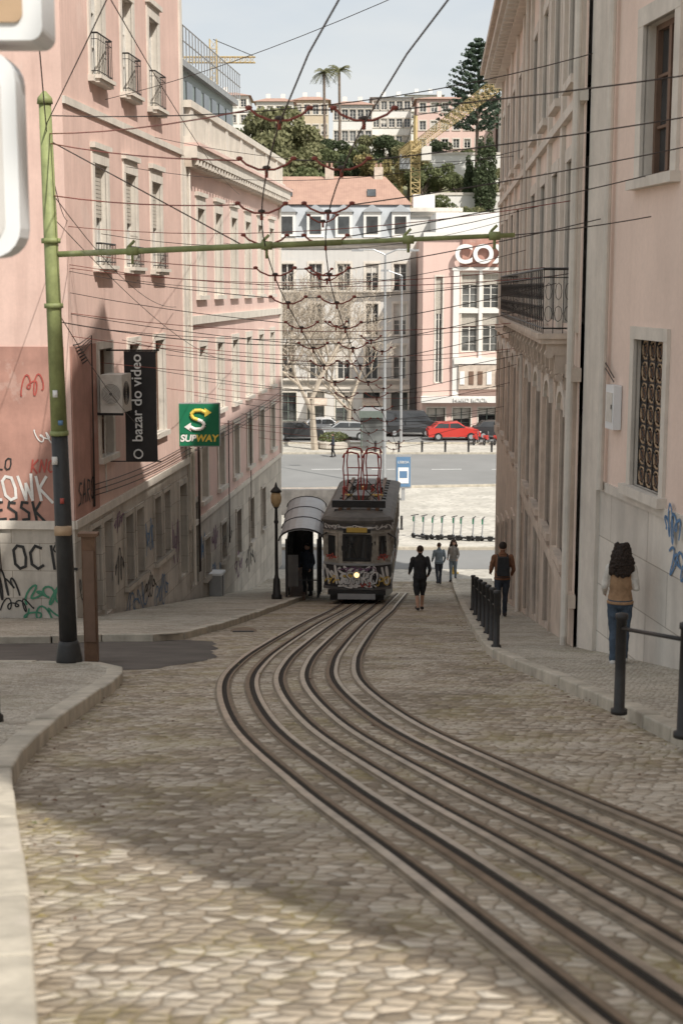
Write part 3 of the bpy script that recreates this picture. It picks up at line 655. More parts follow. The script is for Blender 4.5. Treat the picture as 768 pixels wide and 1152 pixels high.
def flat(name,pts,dz,mat,par=P):
    m=MB(); m.poly([(x,y,-11.9+dz) for x,y in pts],mat); return m.obj(name,par)
flat('cross_road',[(-60,60),(60,60),(60,65),(6,64.6),(-60,65)],.004,'asphalt_plaza')
flat('avenue_road',[(-60,84),(-5,84),(5,85.5),(60,92),(60,103),(-60,103)],.004,'asphalt_plaza')
flat('far_road',[(-60,110),(60,110),(60,119),(-60,119)],.004,'asphalt_plaza')
for i in range(30): flat('lane_marking',[(-58+4*i,94),(-56+4*i,94.1),(-56+4*i,94.3),(-58+4*i,94.2)],.009,'white_paint')
m=MB()
for (a,b) in (((-60,103),(60,103)),((-60,110),(60,110)),((-60,119),(60,119)),((-60,84),(-5,84)),((-5,84),(5,85.5)),((5,85.5),(60,92)),((-60,65),(6,64.6)),((6,64.6),(60,65))):
    f=Fr(a,b,1,-11.9); m.fbox(f,0,f.L,-.12,.12,0,.13,'kerb')
m.obj('plaza_kerbs',P)
m=MB()
for i in range(5): m.box(-8,1.8-.1*i,80-1.3*i,80.5-1.3*i,-11.9,-11.2+.16*i,'stone_warm' if i%2 else 'tram_grey')
m.obj('plaza_low_walls')
# ------------------------------------------------------------------ far buildings
def far_building(name,x0,x1,y,z0,z1,mat,cols,rows,w,fm='frame_white',depth=14,roof=None,roofh=3,sur=.18,ground=None,cornice=True,kind='win',balc=()):
    B=Bld(name); fr=Fr((x0,y),(x1,y),1); L=x1-x0
    ops=[]
    for c in cols:
        for (a,b) in rows: ops.append(O(c-x0,w,a,b,kind,sur,'stone_trim',True,fm,.25))
    if ground:
        for (c,ww,a,b,k) in ground: ops.append(O(c-x0,ww,a,b,k,.1,'stone_trim',False,'frame_green',.4))
    facade(B,fr,L,z0,z1,ops,mat)
    if cornice:
        B['trim'].fbox(fr,-.3,L+.3,-.02,.5,z1-.35,z1,'stone_trim'); B['trim'].fbox(fr,0,L,-.02,.15,z1-.8,z1-.6,'stone_trim')
    prism(B['core'],[(x0+.02,y+.45),(x1-.02,y+.45),(x1-.02,y+depth),(x0+.02,y+depth)],z0,z1-.02,mat,'slate')
    for xx in (x0,x1): B['walls'].poly([(xx,y,z0),(xx,y+.5,z0),(xx,y+.5,z1),(xx,y,z1)],mat)
    if roof:
        R=B['roof']; o=.5
        b4=[(x0-o,y-o,z1+.02),(x1+o,y-o,z1+.02),(x1+o,y+depth+o,z1+.02),(x0-o,y+depth+o,z1+.02)]
        i1=min(depth*.42,(x1-x0)*.42)
        t4=[(x0+i1*.6,y+i1,z1+roofh),(x1-i1*.6,y+i1,z1+roofh),(x1-i1*.6,y+depth-i1,z1+roofh),(x0+i1*.6,y+depth-i1,z1+roofh)]
        R.hexa(b4+t4,roof)
        for i in range(2):
            cx=x0+(x1-x0)*(.3+.4*i); R.box(cx-.4,cx+.4,y+depth*.4,y+depth*.4+1,z1+roofh*.5,z1+roofh+1,'white_wall')
    for (s0,s1,z) in balc: balcony(B['balcony'],fr,s0,s1,z,.6,h=1.,step=.35)
    return B,fr
cols=[-22.3+2.5*i for i in range(12)]
B,fr=far_building('grey_hotel_building',-24,6.1,128,-11.9,4.4,'grey_facade',cols,[(-.2,2.2),(-4.1,-1.3),(-8.,-5.)],1.15,ground=[(c,1.5,-11.8,-9.2,'win') for c in cols],balc=((.5,29.5,-.2),(.5,29.5,-8.0)))
B['trim'].fbox(fr,0,30.1,-.02,.2,-8.9,-8.5,'stone_trim'); 
for x in (-12.2,-2.2,2.8): B['awnings'].hexa([(x-.9,127.9,-9.9),(x+.9,127.9,-9.9),(x+.9,126.6,-10.3),(x-.9,126.6,-10.3),(x-.9,127.9,-9.7),(x+.9,127.9,-9.7),(x+.9,126.6,-10.1),(x-.9,126.6,-10.1)],'sign_green' if x<-3 else 'stone_warm')
R=B['mansard']; R.hexa([(-24,128.05,4.4),(6.1,128.05,4.4),(6.1,142,4.4),(-24,142,4.4),(-24,129.6,7.4),(6.1,129.6,7.4),(6.1,141,7.4),(-24,141,7.4)],'slate')
R.hexa([(-24.2,129.3,7.4),(6.3,129.3,7.4),(6.3,142,7.4),(-24.2,142,7.4),(-24.2,134,10.2),(4.,134,10.2),(4,136,10.2),(-24.2,136,10.2)],'roof_tile')
for i,c in enumerate(cols):
    R.box(c-.75,c+.75,127.9,130.5,4.5,6.7,'white_wall'); R.box(c-.5,c+.5,127.86,127.9,4.8,6.3,'glass'); R.hexa([(c-.9,127.7,6.7),(c+.9,127.7,6.7),(c+.9,131,6.7),(c-.9,131,6.7),(c-.1,127.7,7.3),(c+.1,127.7,7.3),(c+.1,131,7.3),(c-.1,131,7.3)],'slate')
    if i%3==1: R.hexa([(c-.4,130.6,8.1),(c+.4,130.6,8.1),(c+.4,131.6,8.75),(c-.4,131.6,8.75),(c-.4,130.5,8.25),(c+.4,130.5,8.25),(c+.4,131.5,8.9),(c-.4,131.5,8.9)],'glass')
for x in (-1.5,3.,-7): R.box(x,x+.8,133.5,134.5,8.5,11.0,'stone_warm'); R.box(x+.1,x+.3,133.8,134.1,11,11.4,'roof_tile'); R.box(x+.5,x+.7,133.8,134.1,11,11.4,'roof_tile')
B.done()
B,fr=far_building('white_block_building',6.2,10.6,131,-11.9,7.2,'white_wall',[7.3],[(-2,-.2),(-5.5,-3.7)],.8,depth=12); B['roof_details'].box(6.6,8.6,134,137,7.2,8.6,'white_wall'); B.done()
B=Bld('pink_cinema_building'); x0,x1,y=6.75,22,119.5; fr=Fr((x0,y),(x1,y),1)
ops=[O(1.35,.55,-7.8,1.0,'french',.12,'stone_trim',False,'frame_white',.3)]
for i in range(3):
    for (a,b) in ((-1.6,1.2),(-5.2,-2.0)): ops.append(O(3.9+1.75*i,1.35,a,b,'french',.12,'stone_trim',False,'frame_white',.3))
ops+=[O(1.2+2.15*i,1.5,-11.8,-9.9,'win',.1,'stone_trim',False,'frame_green',.5) for i in range(6)]
facade(B,fr,x1-x0,-11.9,4.2,ops,'pink_far')
T=B['trim']; T.fbox(fr,0,x1-x0,-.02,.3,4.2,4.6,'white_wall'); T.fbox(fr,2.4,x1-x0,-.02,.35,1.5,1.75,'white_wall'); T.fbox(fr,2.6,9.,-.02,.5,-6.2,-5.7,'white_wall'); T.fbox(fr,-.1,x1-x0,-.02,.9,-9.4,-8.9,'white_wall')
T.fbox(fr,2.5,3.,.0,.3,-8.9,1.5,'white_wall'); T.fbox(fr,8.3,8.7,.0,.3,-8.9,1.5,'white_wall')
for i in range(2): T.fbox(fr,4.65+1.75*i,4.9+1.75*i,0,.18,-5.7,1.5,'white_wall')
T.fbox(fr,3,8.3,.0,.1,-2.0,-1.6,'white_wall'); T.fbox(fr,3.,8.3,.3,.5,-8.3,-6.3,'stone_warm')
for i in range(7): T.fbox(fr,3.1+.75*i,3.5+.75*i,.52,.56,-7.9,-6.8,'sign_white' if i%3==0 else 'frame_brown')
prism(B['core'],[(x0+.02,y+.6),(x1,y+.6),(x1,y+12),(x0+.02,y+12)],-11.9,4.2,'pink_far','slate')
B['walls'].poly([(x0,y,-11.9),(x0,y+.7,-11.9),(x0,y+.7,4.2),(x0,y,4.2)],'pink_far')
B['sign_backing'].fbox(fr,3.2,8.6,.0,.3,1.8,4.15,'pink_red')
B['roof'].box(8.,22,123,131,4.3,6.4,'white_wall')
e=B.done(); text('COX','sign_white',e,(x0+4.9,y-.6,2.75),(1,0,0),(0,0,1),2.1,.12,0,'rooftop_letters',bold=.06); text('HARD ROCK','sign_white',e,(x0+4.,y-1.0,-9.15),(1,0,0),(0,0,1),.5,.04,0,'shop_letters')
# ------------------------------------------------------------------ hill
def Hz(x,y):
    t=min(1,max(0,(y-150)/150)); t=t*t*(3-2*t); return -12+41*t+1.2*math.sin(x*.07+y*.03)*t+ max(0,(y-300))*.02
m=MB(); nx=40; nyy=30; xs=[-220+11*i for i in range(nx+1)]; yss=[142+6*i for i in range(nyy+1)]+[600,1500]
for i in range(nx):
    for j in range(len(yss)-1):
        m.poly([(xs[i],yss[j],Hz(xs[i],yss[j])),(xs[i+1],yss[j],Hz(xs[i+1],yss[j])),(xs[i+1],yss[j+1],Hz(xs[i+1],yss[j+1])),(xs[i],yss[j+1],Hz(xs[i],yss[j+1]))],'hill_grass')
m.obj('hill',None,True)
def hh(name,x0,x1,y,z0,z1,mat,nc,nr,roofh=1.2,roof='roof_tile',w=1.1):
    cols=[x0+(x1-x0)*(i+.5)/nc for i in range(nc)]; h=(z1-z0)/nr; rows=[(z0+h*i+h*.3,z0+h*i+h*.8) for i in range(nr)]
    B,fr=far_building(name,x0,x1,y,z0-12,z1,mat,cols,rows,w,roof=roof,roofh=roofh,cornice=False,depth=11); B.done()
hh('white_hill_house',-1.5,5.5,262,25,32.4,'white_wall',5,2,1.0)
hh('white_hill_house',5.6,12.6,266,25,34.2,'white_wall',5,3,.6,'slate')
hh('pink_hill_house',13.5,27.5,262,24,33.4,'pink_far',7,3,1.)
hh('white_hill_house',-16,-9,275,27,34.6,'white_wall',4,2,1.)
hh('ochre_hill_house',-9,-2.5,280,28,35.5,'ochre_wall',4,2,1.)
hh('white_hill_house',28,42,256,22,31,'white_wall',8,3,1.2)
hh('white_hill_house',-34,-18,285,28,37,'white_wall',8,3,1.2)
hh('white_hill_house',13,20,292,30,38.,'white_wall',4,3,.8,'slate')
hh('white_hill_house',24,33,300,30,38.5,'white_wall',5,3,1.)
m=MB()
for (x0,x1,y,z0,z1,mt) in ((14,34,246,16,22.3,'white_wall'),(-20,10,256,18,23.,'stone_warm'),(18,34,212,6,9.5,'stone_base'),(14,34,228,10,14.5,'white_wall')): m.box(x0,x1,y,y+1,z0-6,z1,mt); m.box(x0-.1,x1+.1,y-.15,y+1.15,z1,z1+.4,'stone_trim')
m.obj('retaining_wall')
# ------------------------------------------------------------------ trees
def leaves(mb,blobs,n,size,mat,rng,flat_=.0,surf=.6):
    tot=sum(b[1][0]*b[1][1]*b[1][2] for b in blobs); k=mb.mi(mat)
    for (c,r) in blobs:
        nb=int(n*r[0]*r[1]*r[2]/tot)
        d=rng.normal(size=(nb,3)); d/=np.linalg.norm(d,axis=1)[:,None]; rad=rng.uniform(0,1,nb)**(1/3.)*(1-surf)+surf*rng.uniform(.75,1.08,nb)
        p=np.array(c)+d*rad[:,None]*np.array(r)
        u=rng.normal(size=(nb,3)); u/=np.linalg.norm(u,axis=1)[:,None]; w=np.cross(u,rng.normal(size=(nb,3))); w/=np.linalg.norm(w,axis=1)[:,None]
        s=size*rng.uniform(.5,1.3,nb)[:,None]; u=u*s; w=w*s*.7
        b=len(mb.v)
        for a in range(nb):
            q=p[a]; mb.v.extend([tuple(q-u[a]),tuple(q+w[a]),tuple(q+u[a]),tuple(q-w[a])]); mb.f.append((b,b+1,b+2,b+3)); mb.m.append(k); b+=4
TM={}
def tree_mesh(key,h,r,mat,n,size,seed):
    rng=np.random.default_rng(seed); rd=random.Random(seed); mb=MB()
    mb.tube([(0,0,-1),(rd.uniform(-.2,.2),0,h*.25),(rd.uniform(-.3,.3),.1,h*.5)],[.05*h*.6,.03*h,.02*h],'bark',7)
    blobs=[]
    for i in range(14):
        a=rd.uniform(0,6.28); q=rd.uniform(.15,.75)*r; z=h*rd.uniform(.32,.88); br=r*rd.uniform(.2,.4)
        blobs.append(((q*math.cos(a),q*math.sin(a),z),(br,br,br*.75)))
        mb.tube([(0,0,h*.3),(q*.5*math.cos(a),q*.5*math.sin(a),(h*.3+z)/2),(q*math.cos(a),q*math.sin(a),z)],[.02*h,.012*h,.005*h],'bark',5)
    leaves(mb,blobs,n,size,mat,rng)
    o=mb.obj('broadleaf_tree'); me=o.data; bpy.data.objects.remove(o); TM[key]=me
for i,(mt) in enumerate(('leaf_green','leaf_olive','leaf_dark','leaf_yellow','leaf_green')):
    tree_mesh(i,9,5.,mt,4200,.28,50+i)
def put(key,x,y,s,name='broadleaf_tree',z=None):
    o=bpy.data.objects.new(name,TM[key]); link(o); o.location=(x,y,(Hz(x,y) if z is None else z)-.3); o.rotation_euler=(0,0,random.uniform(0,6.28)); o.scale=(s,s,s*random.uniform(.9,1.25)); return o
spots=[(-18,225,1.7,1),(-13,222,1.7,0),(-9,228,1.75,1),(-5,224,1.5,4),(-12,236,1.9,1),(-22,232,2.,1),(-15,242,1.8,4),(-7,241,1.6,1),(-3,236,1.3,4),(1,236,1.1,2),(5,234,1.1,3),(8,230,1.1,3),(3,226,1.2,0),(7,222,1.1,4),(-1,222,1.2,1),
 (11,238,1.0,3),(14,222,1.,4),(17,218,.9,0),(20,220,.8,1),(24,216,.8,2),(2,214,1.2,4),(6,206,1.2,0),(11,208,1.1,1),(14,202,1.,0),(18,194,1.,4),(23,192,1.,0),(27,200,.9,1),(-6,206,1.5,4),(-12,210,1.5,0),(0,200,1.2,1),(4,196,1.2,0),
 (13,236,.9,0),(16,237,.9,4),(19,236,.7,0),(27,238,.8,1),(30,240,.8,0),(8,250,.9,2),(2,251,.8,0),(5,252,.8,1),(13,252,.8,4),(17,253,.7,2),(21,252,.7,0),(25,252,.7,4),(11,247,.9,1),(30,182,1.2,0),(25,178,1.2,4),(14,184,1.2,1),(20,180,1.2,0),(9,188,1.2,0),(-20,252,1.3,0),(-26,246,1.5,2),(-30,240,1.6,1),(-2,250,1.0,2),(-8,256,1.1,0),(-13,258,1.1,2),(10,258,.6,0),(28,226,.9,4),(23,238,.7,2)]
for (x,y,s,k) in spots: put(k,x,y,s*.76)
def cypress(x,y,h):
    rng=np.random.default_rng(int(x*10)%97); mb=MB(); mb.tube([(0,0,-1),(0,0,h*.8)],[.2,.05],'bark',6)
    bl=[((0.12*math.sin(i),.1*math.cos(i*2),h*(.08+.085*i)),(h*.07*math.sin(math.pi*min(1,(i+1.6)/12.5))+.25,)*2+(h*.08,)) for i in range(11)]
    leaves(mb,bl,3200,.22,'leaf_dark',rng); mb.obj('cypress_tree',None,loc=(x,y,Hz(x,y)))
cypress(21.6,226,14); cypress(23.0,227,14.5); cypress(20.0,229,10); cypress(12.2,238,8)
def norfolk(x,y,z,h,R):
    rng=np.random.default_rng(3); mb=MB(); mb.tube([(0,0,0),(0,0,h*.5),(0,0,h)],[.4,.25,.04],'bark',7)
    nt=16
    for i in range(nt):
        t=i/(nt-1); zz=h*(.42+.56*t); r=R*(1-t)**.75*(.85+.3*rng.random())+.35; nb=7
        for j in range(nb):
            a=6.28*j/nb+i*.7+rng.random()*.4; rr=r*rng.uniform(.7,1.1)
            P_=[(rr*q*math.cos(a),rr*q*math.sin(a),zz+rr*(.12*q+.18*q*q)) for q in (0,.5,1)]
            mb.tube(P_,[.06,.04,.015],'bark',4)
            for q in np.linspace(.25,1.02,7): leaves(mb,[((rr*q*math.cos(a),rr*q*math.sin(a),zz+rr*(.12*q+.18*q*q)),(.45,.45,.2))],14,.25,'leaf_pine',rng)
    mb.obj('norfolk_pine_tree',None,loc=(x,y,z))
norfolk(22.2,240,Hz(22.2,240),40.3-Hz(22.2,240),6.4)
def palm(x,y,z,h,s=1):
    mb=MB(); rng=random.Random(int(x*7)); mb.tube([(0,0,0),(.1,0,h*.5),(0,0,h)],[.3,.24,.22],'bark',8)
    for i in range(34):
        a=rng.uniform(0,6.28); el=rng.uniform(-.5,1.2); L=rng.uniform(1.6,2.3)*s; pts=[]
        for q in range(7):
            t=q/6; pts.append(Vector((L*t*math.cos(a)*math.cos(el*.6),L*t*math.sin(a)*math.cos(el*.6),h+L*t*math.sin(el)-1.1*t*t*s)))
        mb.tube(pts,[.03]*6+[.01],'leaf_olive',3)
        sd=Vector((-math.sin(a),math.cos(a),0))
        for q in range(1,7):
            for sg in (-1,1):
                for e_ in (0,.5):
                    p=pts[q-1].lerp(pts[q],e_); d=(sd*sg+ (pts[q]-pts[q-1]).normalized()*.6+Vector((0,0,-.45))).normalized()*.55*s; w=(pts[q]-pts[q-1]).normalized()*.06
                    mb.poly([p-w,p+w,p+d],'leaf_olive')
    mb.obj('palm_tree',None,loc=(x,y,z))
palm(-3.0,252,Hz(-3,252),36.6-Hz(-3,252),1.1); palm(-.4,254,Hz(-.4,254),37.2-Hz(-.4,254),1.15)
def bare(x,y,z,h,seed,name='bare_tree'):
    rd=random.Random(seed); mb=MB()
    def br(p,d,L,r,lv):
        q=p+d*L*.5+Vector((rd.uniform(-.06,.06),rd.uniform(-.06,.06),0))*L; e=q+(d+Vector((rd.uniform(-.2,.2),rd.uniform(-.2,.2),.1))).normalized()*L*.5
        mb.tube([p,q,e],[r,r*.8,r*.62],'bark_pale',6 if lv<3 else 3,False)
        if lv>=7: return
        for i in range(3 if lv not in (5,) else 2):
            a=Vector((rd.uniform(-1,1),rd.uniform(-1,1),rd.uniform(-.2,.7))).normalized()
            nd=(d*.7+a*.8).normalized(); br(e if i else q.lerp(e,.5),nd,L*rd.uniform(.66,.86),max(r*.58,.016),lv+1)
    br(Vector((0,0,0)),Vector((0,0,1)),h*.27,h*.022,0)
    mb.obj(name,None,loc=(x,y,z))
bare(-2.0,106,-11.9,14.,4); bare(-5.2,110,-11.9,14,9); bare(.6,114,-11.9,11.,12)
# ------------------------------------------------------------------ cranes
def truss(mb,p,q,w,n,mat,r=.06,up=Vector((0,0,1))):
    p=Vector(p);q=Vector(q);d=(q-p).normalized(); s=d.cross(up)
    if s.length<.1: s=Vector((1,0,0))
    s.normalize(); u=s.cross(d).normalized(); cs=[s*w/2+u*w/2,-s*w/2+u*w/2,-s*w/2-u*w/2,s*w/2-u*w/2]
    for c in cs: mb.tube([p+c,q+c],r,mat,4)
    for i in range(n):
        a=p.lerp(q,i/n); b=p.lerp(q,(i+1)/n)
        for j in range(4):
            c0=cs[j];c1=cs[(j+1)%4]; mb.tube([a+c0,b+c1],r*.6,mat,3,False); mb.tube([a+c0,a+c1],r*.6,mat,3,False)
m=MB(); truss(m,(10.8,214,Hz(10,214)-1),(10.8,214,21),1.3,22,'crane_yellow',.08,Vector((0,1,0))); truss(m,(10.8,214,20.6),(16.1,147,20.6),1.0,26,'crane_yellow',.045)
truss(m,(10.8,214,20.6),(9.6,228,20.6),1.5,9,'crane_yellow',.12); m.box(9,10.6,224,228,18.2,20.4,'grey_metal'); m.box(11.6,13,211.5,213.5,18.4,20.4,'frame_white')
m.tube([(10.8,214,21),(10.8,214,25)],.3,'crane_yellow',4); m.tube([(10.8,214,25),(14,175,21.3)],.06,'iron',4); m.tube([(10.8,214,25),(9.6,227,21)],.06,'iron',4)
m.obj('tower_crane')
m=MB(); truss(m,(-26,300,20),(-26,300,50),1.4,16,'crane_yellow',.10,Vector((0,1,0))); truss(m,(-32,300,46),(-17.5,300,46),1.1,14,'crane_yellow',.09); m.tube([(-26,300,50),(-18,300,46.8)],.08,'iron',4); m.obj('tower_crane')
# ------------------------------------------------------------------ vehicles in plaza
def car(x,y,rot,paint,kind='hatch',name='parked_car'):
    if kind=='van': prof=[(-2.4,.35),(-2.45,1.0),(-2.4,1.95),(-2.2,2.1),(1.1,2.1),(1.75,1.25),(2.4,1.05),(2.5,.6),(2.45,.35)]; cab=[(-2.3,1.25),(-2.25,1.9),(1.0,1.9),(1.55,1.3)]
    else: prof=[(-2.05,.3),(-2.1,.75),(-2.0,.98),(-1.75,1.02),(-1.3,1.42),(.35,1.46),(1.05,1.0),(1.9,.85),(2.08,.6),(2.05,.3)]; cab=[(-1.62,1.02),(-1.24,1.36),(.3,1.39),(.88,1.02)]
    m=MB(); W=.88; n=len(prof)
    def wd(z): return W if z<1.0 else W-(z-1.0)*.32
    for i in range(n):
        a=prof[i];b=prof[(i+1)%n]; m.poly([(a[0],-wd(a[1]),a[1]),(b[0],-wd(b[1]),b[1]),(b[0],wd(b[1]),b[1]),(a[0],wd(a[1]),a[1])],paint)
    for s in (-1,1):
        m.poly([(a[0],s*wd(a[1]),a[1]) for a in (prof if s>0 else prof[::-1])],paint)
        c=[(a[0],s*(wd(a[1])+.012),a[1]) for a in cab]; m.poly(c,'glass_dark')
        m.box(-.45,-.38,s*(W-.02)-.03,s*(W-.02)+.0,1.0,1.4,paint)
        for wx in (-1.3,1.3):
            m.tube([(wx,s*(W-.2),.32),(wx,s*(W+.02),.32)],.33,'tyre',14); m.tube([(wx,s*(W+.02),.32),(wx,s*(W+.035),.32)],.19,'grey_metal',10)
    f=prof[5] if kind!='van' else prof[4]; g=prof[6] if kind!='van' else prof[5]
    m.poly([(f[0]+.05,-.6,f[1]-.04+.03),(g[0]-.05,-.7,g[1]+.05+.02),(g[0]-.05,.7,g[1]+.05+.02),(f[0]+.05,.6,f[1]-.04+.03)],'glass_dark')
    for s in (-.62,.62): m.box(2.02,2.1,s-.15,s+.15,.62,.76,'sign_white'); m.box(-2.12,-2.05,s-.15,s+.15,.7,.86,'car_red')
    return m.obj(name,None,loc=(x,y,-11.9),rot=(0,0,rot),bevel=.03)
car(8.9,113,.05,'car_red'); car(5.6,116,0,'car_black','van','parked_van'); car(.2,113.5,math.pi,'car_silver'); car(-3.4,113,0,'car_black'); car(-1.2,116.5,0,'car_white'); car(3.,117,math.pi,'car_silver')
car(12.6,114,.0,'car_black')
def motorbike(x,y,z,rot):
    m=MB()
    for wx in (-.62,.62): m.tube([(wx+.27*math.cos(q*.5236),0,.3+.27*math.sin(q*.5236)) for q in range(13)],.05,'tyre',6,False)
    m.hexa([(-.55,-.13,.5),(.1,-.13,.35),(.1,.13,.35),(-.55,.13,.5),(-.6,-.12,.78),(.15,-.1,.72),(.15,.1,.72),(-.6,.12,.78)],'car_red'); m.tube([(.62,0,.3),(.42,0,1.0)],.035,'grey_metal',6); m.tube([(.42,-.32,1.02),(.42,.32,1.02)],.02,'iron',6)
    m.tube([(-.62,0,.3),(0,0,.4),(.45,0,.75)],.05,'iron',6); return m.obj('motorcycle',None,loc=(x,y,z),rot=(0,0,rot))
for i in range(3): motorbike(10.4+i*.8,109.5,-11.9,1.2)
def escooter(x,y,rot):
    m=MB()
    for wx in (-.42,.45): m.tube([(wx,-.03,.12),(wx,.03,.12)],.13,'tyre',12)
    m.box(-.36,.3,-.085,.085,.1,.17,'iron'); m.tube([(.3,0,.13),(.45,0,.25),(.38,0,1.12)],.035,'grey_metal',6); m.tube([(.38,-.26,1.12),(.38,.26,1.12)],.024,'iron',6); m.box(.4,.46,-.06,.06,.8,1.05,'sign_green'); m.box(-.55,-.3,-.05,.05,.19,.24,'iron')
    m.obj('electric_scooter',None,loc=(x,y,-11.9),rot=(0,0,rot))
for i in range(8): escooter(3.8+.47*i+random.uniform(-.08,.08),67.5-.1*i,2.6+random.uniform(-.35,.35))
m=MB(); m.tube([(2.6,86,-11.9),(2.6,86,-6),(2.6,86,2.0)],[.12,.09,.06],'grey_metal',8); m.tube([(2.6,86,2),(3.3,86,2.3),(4.3,86,2.3)],.05,'grey_metal',6); m.box(3.9,4.6,85.85,86.15,2.2,2.32,'grey_metal'); m.tube([(2.6,86,2),(1.9,86,2.3),(1.,86,2.3)],.05,'grey_metal',6); m.box(.6,1.3,85.85,86.15,2.2,2.32,'grey_metal'); m.tube([(2.6,86,-11.9),(2.6,86,-11.5)],.2,'grey_metal',8); m.obj('street_light_mast')
m=MB(); m.tube([(4.6,110,-11.9),(4.6,110,1.)],[.12,.06],'grey_metal',8); m.tube([(4.6,110,1.),(3.4,110,1.4)],.05,'grey_metal',6); m.box(3,3.6,109.9,110.1,1.3,1.45,'grey_metal'); m.obj('street_light_mast')
m=MB(); m.box(3.05,3.95,80,80.25,-11.2,-9.3,'grey_metal'); m.box(3.1,3.9,79.97,80,-11.1,-9.4,'sign_blue'); m.box(3.4,3.6,80.05,80.2,-11.9,-11.2,'grey_metal'); o=m.obj('advertising_panel'); text('LISBOA','sign_white',o,(3.5,79.95,-9.7),(1,0,0),(0,0,1),.2,.003); 
mm=MB(); mm.box(3.2,3.8,79.955,79.965,-10.9,-10.0,'sign_white'); mm.box(3.28,3.72,79.945,79.95,-10.6,-10.2,'sign_blue'); mm.obj('poster',o)
m=MB()
m.box(1.4,3.2,104.8,108,-9.1,-8.9,'grey_metal'); 
for (x,y) in ((1.45,105),(3.1,105),(1.45,107.8),(3.1,107.8)): m.box(x,x+.08,y,y+.08,-11.9,-9.1,'frame_green')
m.box(1.55,3.05,105.05,105.08,-11.8,-9.2,'glass_b'); m.box(1.3,3.3,104.7,104.8,-9.4,-8.9,'frame_green'); m.obj('bus_shelter')
m=MB(); m.lathe((-.6,107,-11.9),[(1.1,0),(1.3,.1),(1.3,.5),(1.2,.55)],'stone_base',14); rng=np.random.default_rng(8); leaves(m,[((-.6,107,-11.1),(1.1,1.1,.45))],500,.12,'leaf_green',rng); m.obj('planter')
def bollard(x,y,h=.9,r=.05,name='bollard',dz=.12,z=None):
    m=MB(); zz=G(y)+dz if z is None else z; m.lathe((0,0,0),[(r*1.5,0),(r*1.5,.05),(r,.07),(r,h*.78),(r*1.35,h*.8),(r*1.35,h*.84),(r*.9,h*.86),(r*1.2,h*.93),(r*1.05,h*.98),(r*.4,h)],'iron',12); return m.obj(name,None,True,loc=(x,y,zz))
for i in range(8): bollard(2.5+i*1.7,103.8,.9,.08,z=-11.9)
for i in range(6): bollard(-6+1.8*i,70.2,.7,.06,z=-11.9)
# ------------------------------------------------------------------ street furniture
m=MB(); px,py=-3.54,18.0; z0=G(py)+.12
def lean(z): t=(z-z0)/7.; return (px-.09*t,py,z)
m.tube([lean(z0+.25),lean(z0+3.0)],[.115,.105],'black_paint',14); m.tube([lean(z0+3.0),lean(z0+7.05)],[.103,.075],'green_paint',14)
m.tube([lean(z0),lean(z0+.06),lean(z0+.25),lean(z0+.3)],[.17,.17,.14,.12],'black_paint',14)
for z in (z0+3.0,z0+4.6,z0+5.4): m.tube([lean(z-.03),lean(z+.03)],.118,'green_paint',14)
m.tube([lean(z0+7.05),lean(z0+7.12),lean(z0+7.2)],[.1,.09,.02],'green_paint',12)
m.box(px-.1,px+.1,py-.2,py-.08,-3.1,-2.99,'tan_board')
for (z,a,mt,w_,h_) in ((-2.2,-.5,'graf_white',.07,.1),(-1.7,.3,'sign_blue',.06,.06),(-2.7,.2,'graf_red',.05,.07),(-1.35,-.2,'sign_white',.06,.09)): x=px-.03+math.sin(a)*.115; m.box(x-w_/2,x+w_/2,py-.122,py-.112,z,z+h_,mt)
pole=m.obj('tram_wire_pole',None,True)
m=MB(); AZ0,AZ1=.42,.66; a0=(-3.62,18,AZ0); a1=(2.15,18,AZ1)
def arm(x): t=(x+3.62)/5.77; return (x,18,AZ0+(AZ1-AZ0)*t)
m.tube([a0,arm(-1),arm(0)],.038,'green_paint',10); m.tube([arm(0),arm(1),a1],.03,'green_paint',10)
for x in (-2.6,-.93,.83,1.9): 
    p=arm(x); m.tube([(p[0]-.07,p[1],p[2]),(p[0]+.07,p[1],p[2])],.055,'green_paint',10); m.tube([p,(p[0],p[1],p[2]-.16)],.02,'green_paint',6); m.tube([(p[0]-.05,p[1],p[2]+.05),(p[0]+.03,p[1],p[2]+.13)],.02,'green_paint',6)
m.tube([lean(AZ0+1.4),arm(-1.2)],.008,'wire',5)
m.obj('bracket_arm',pole,True)
m=MB()
m.box(-3.62,-3.43,19.5,19.6,G(19.5)+.01,G(19.5)+1.8,'wood'); m.box(-3.66,-3.39,19.46,19.64,G(19.5)+1.8,G(19.5)+1.85,'wood'); m.box(-3.6,-3.45,19.48,19.5,G(19.5)+.3,G(19.5)+1.6,'frame_brown'); m.obj('wooden_post_box')
def rail_posts(name,pts,rails):
    m=MB(); 
    for (x,y,h) in pts: m.lathe((x,y,G(y)+.12),[(.075,0),(.075,.04),(.05,.05),(.046,h-.06),(.058,h-.05),(.058,h-.01),(.03,h)],'iron',12)
    for (a,b,hh,r) in rails:
        P0=pts[a];P1=pts[b]; m.tube([(P0[0],P0[1],G(P0[1])+.12+hh),(P1[0],P1[1],G(P1[1])+.12+hh)],r,'iron',8)
    m.obj(name,None,True)
rail_posts('pedestrian_railing',[(2.48,12.3,.92),(2.66,10.7,.92),(3.0,8.8,.92)],[(0,1,.78,.018),(1,2,.78,.018)])
bp=[(2.1+.067*(y-20.8)+.22,y,.88) for y in (20.8,22.4,24.3,26.4,28.8,31.5,34)]
rail_posts('bollard_row',bp,[(i,i+1,.62,.012) for i in range(6)])
bollard(-2.95,11.7,.92,.05)
m=MB(); lx,ly=-1.95,42.; lz=G(ly)+.12
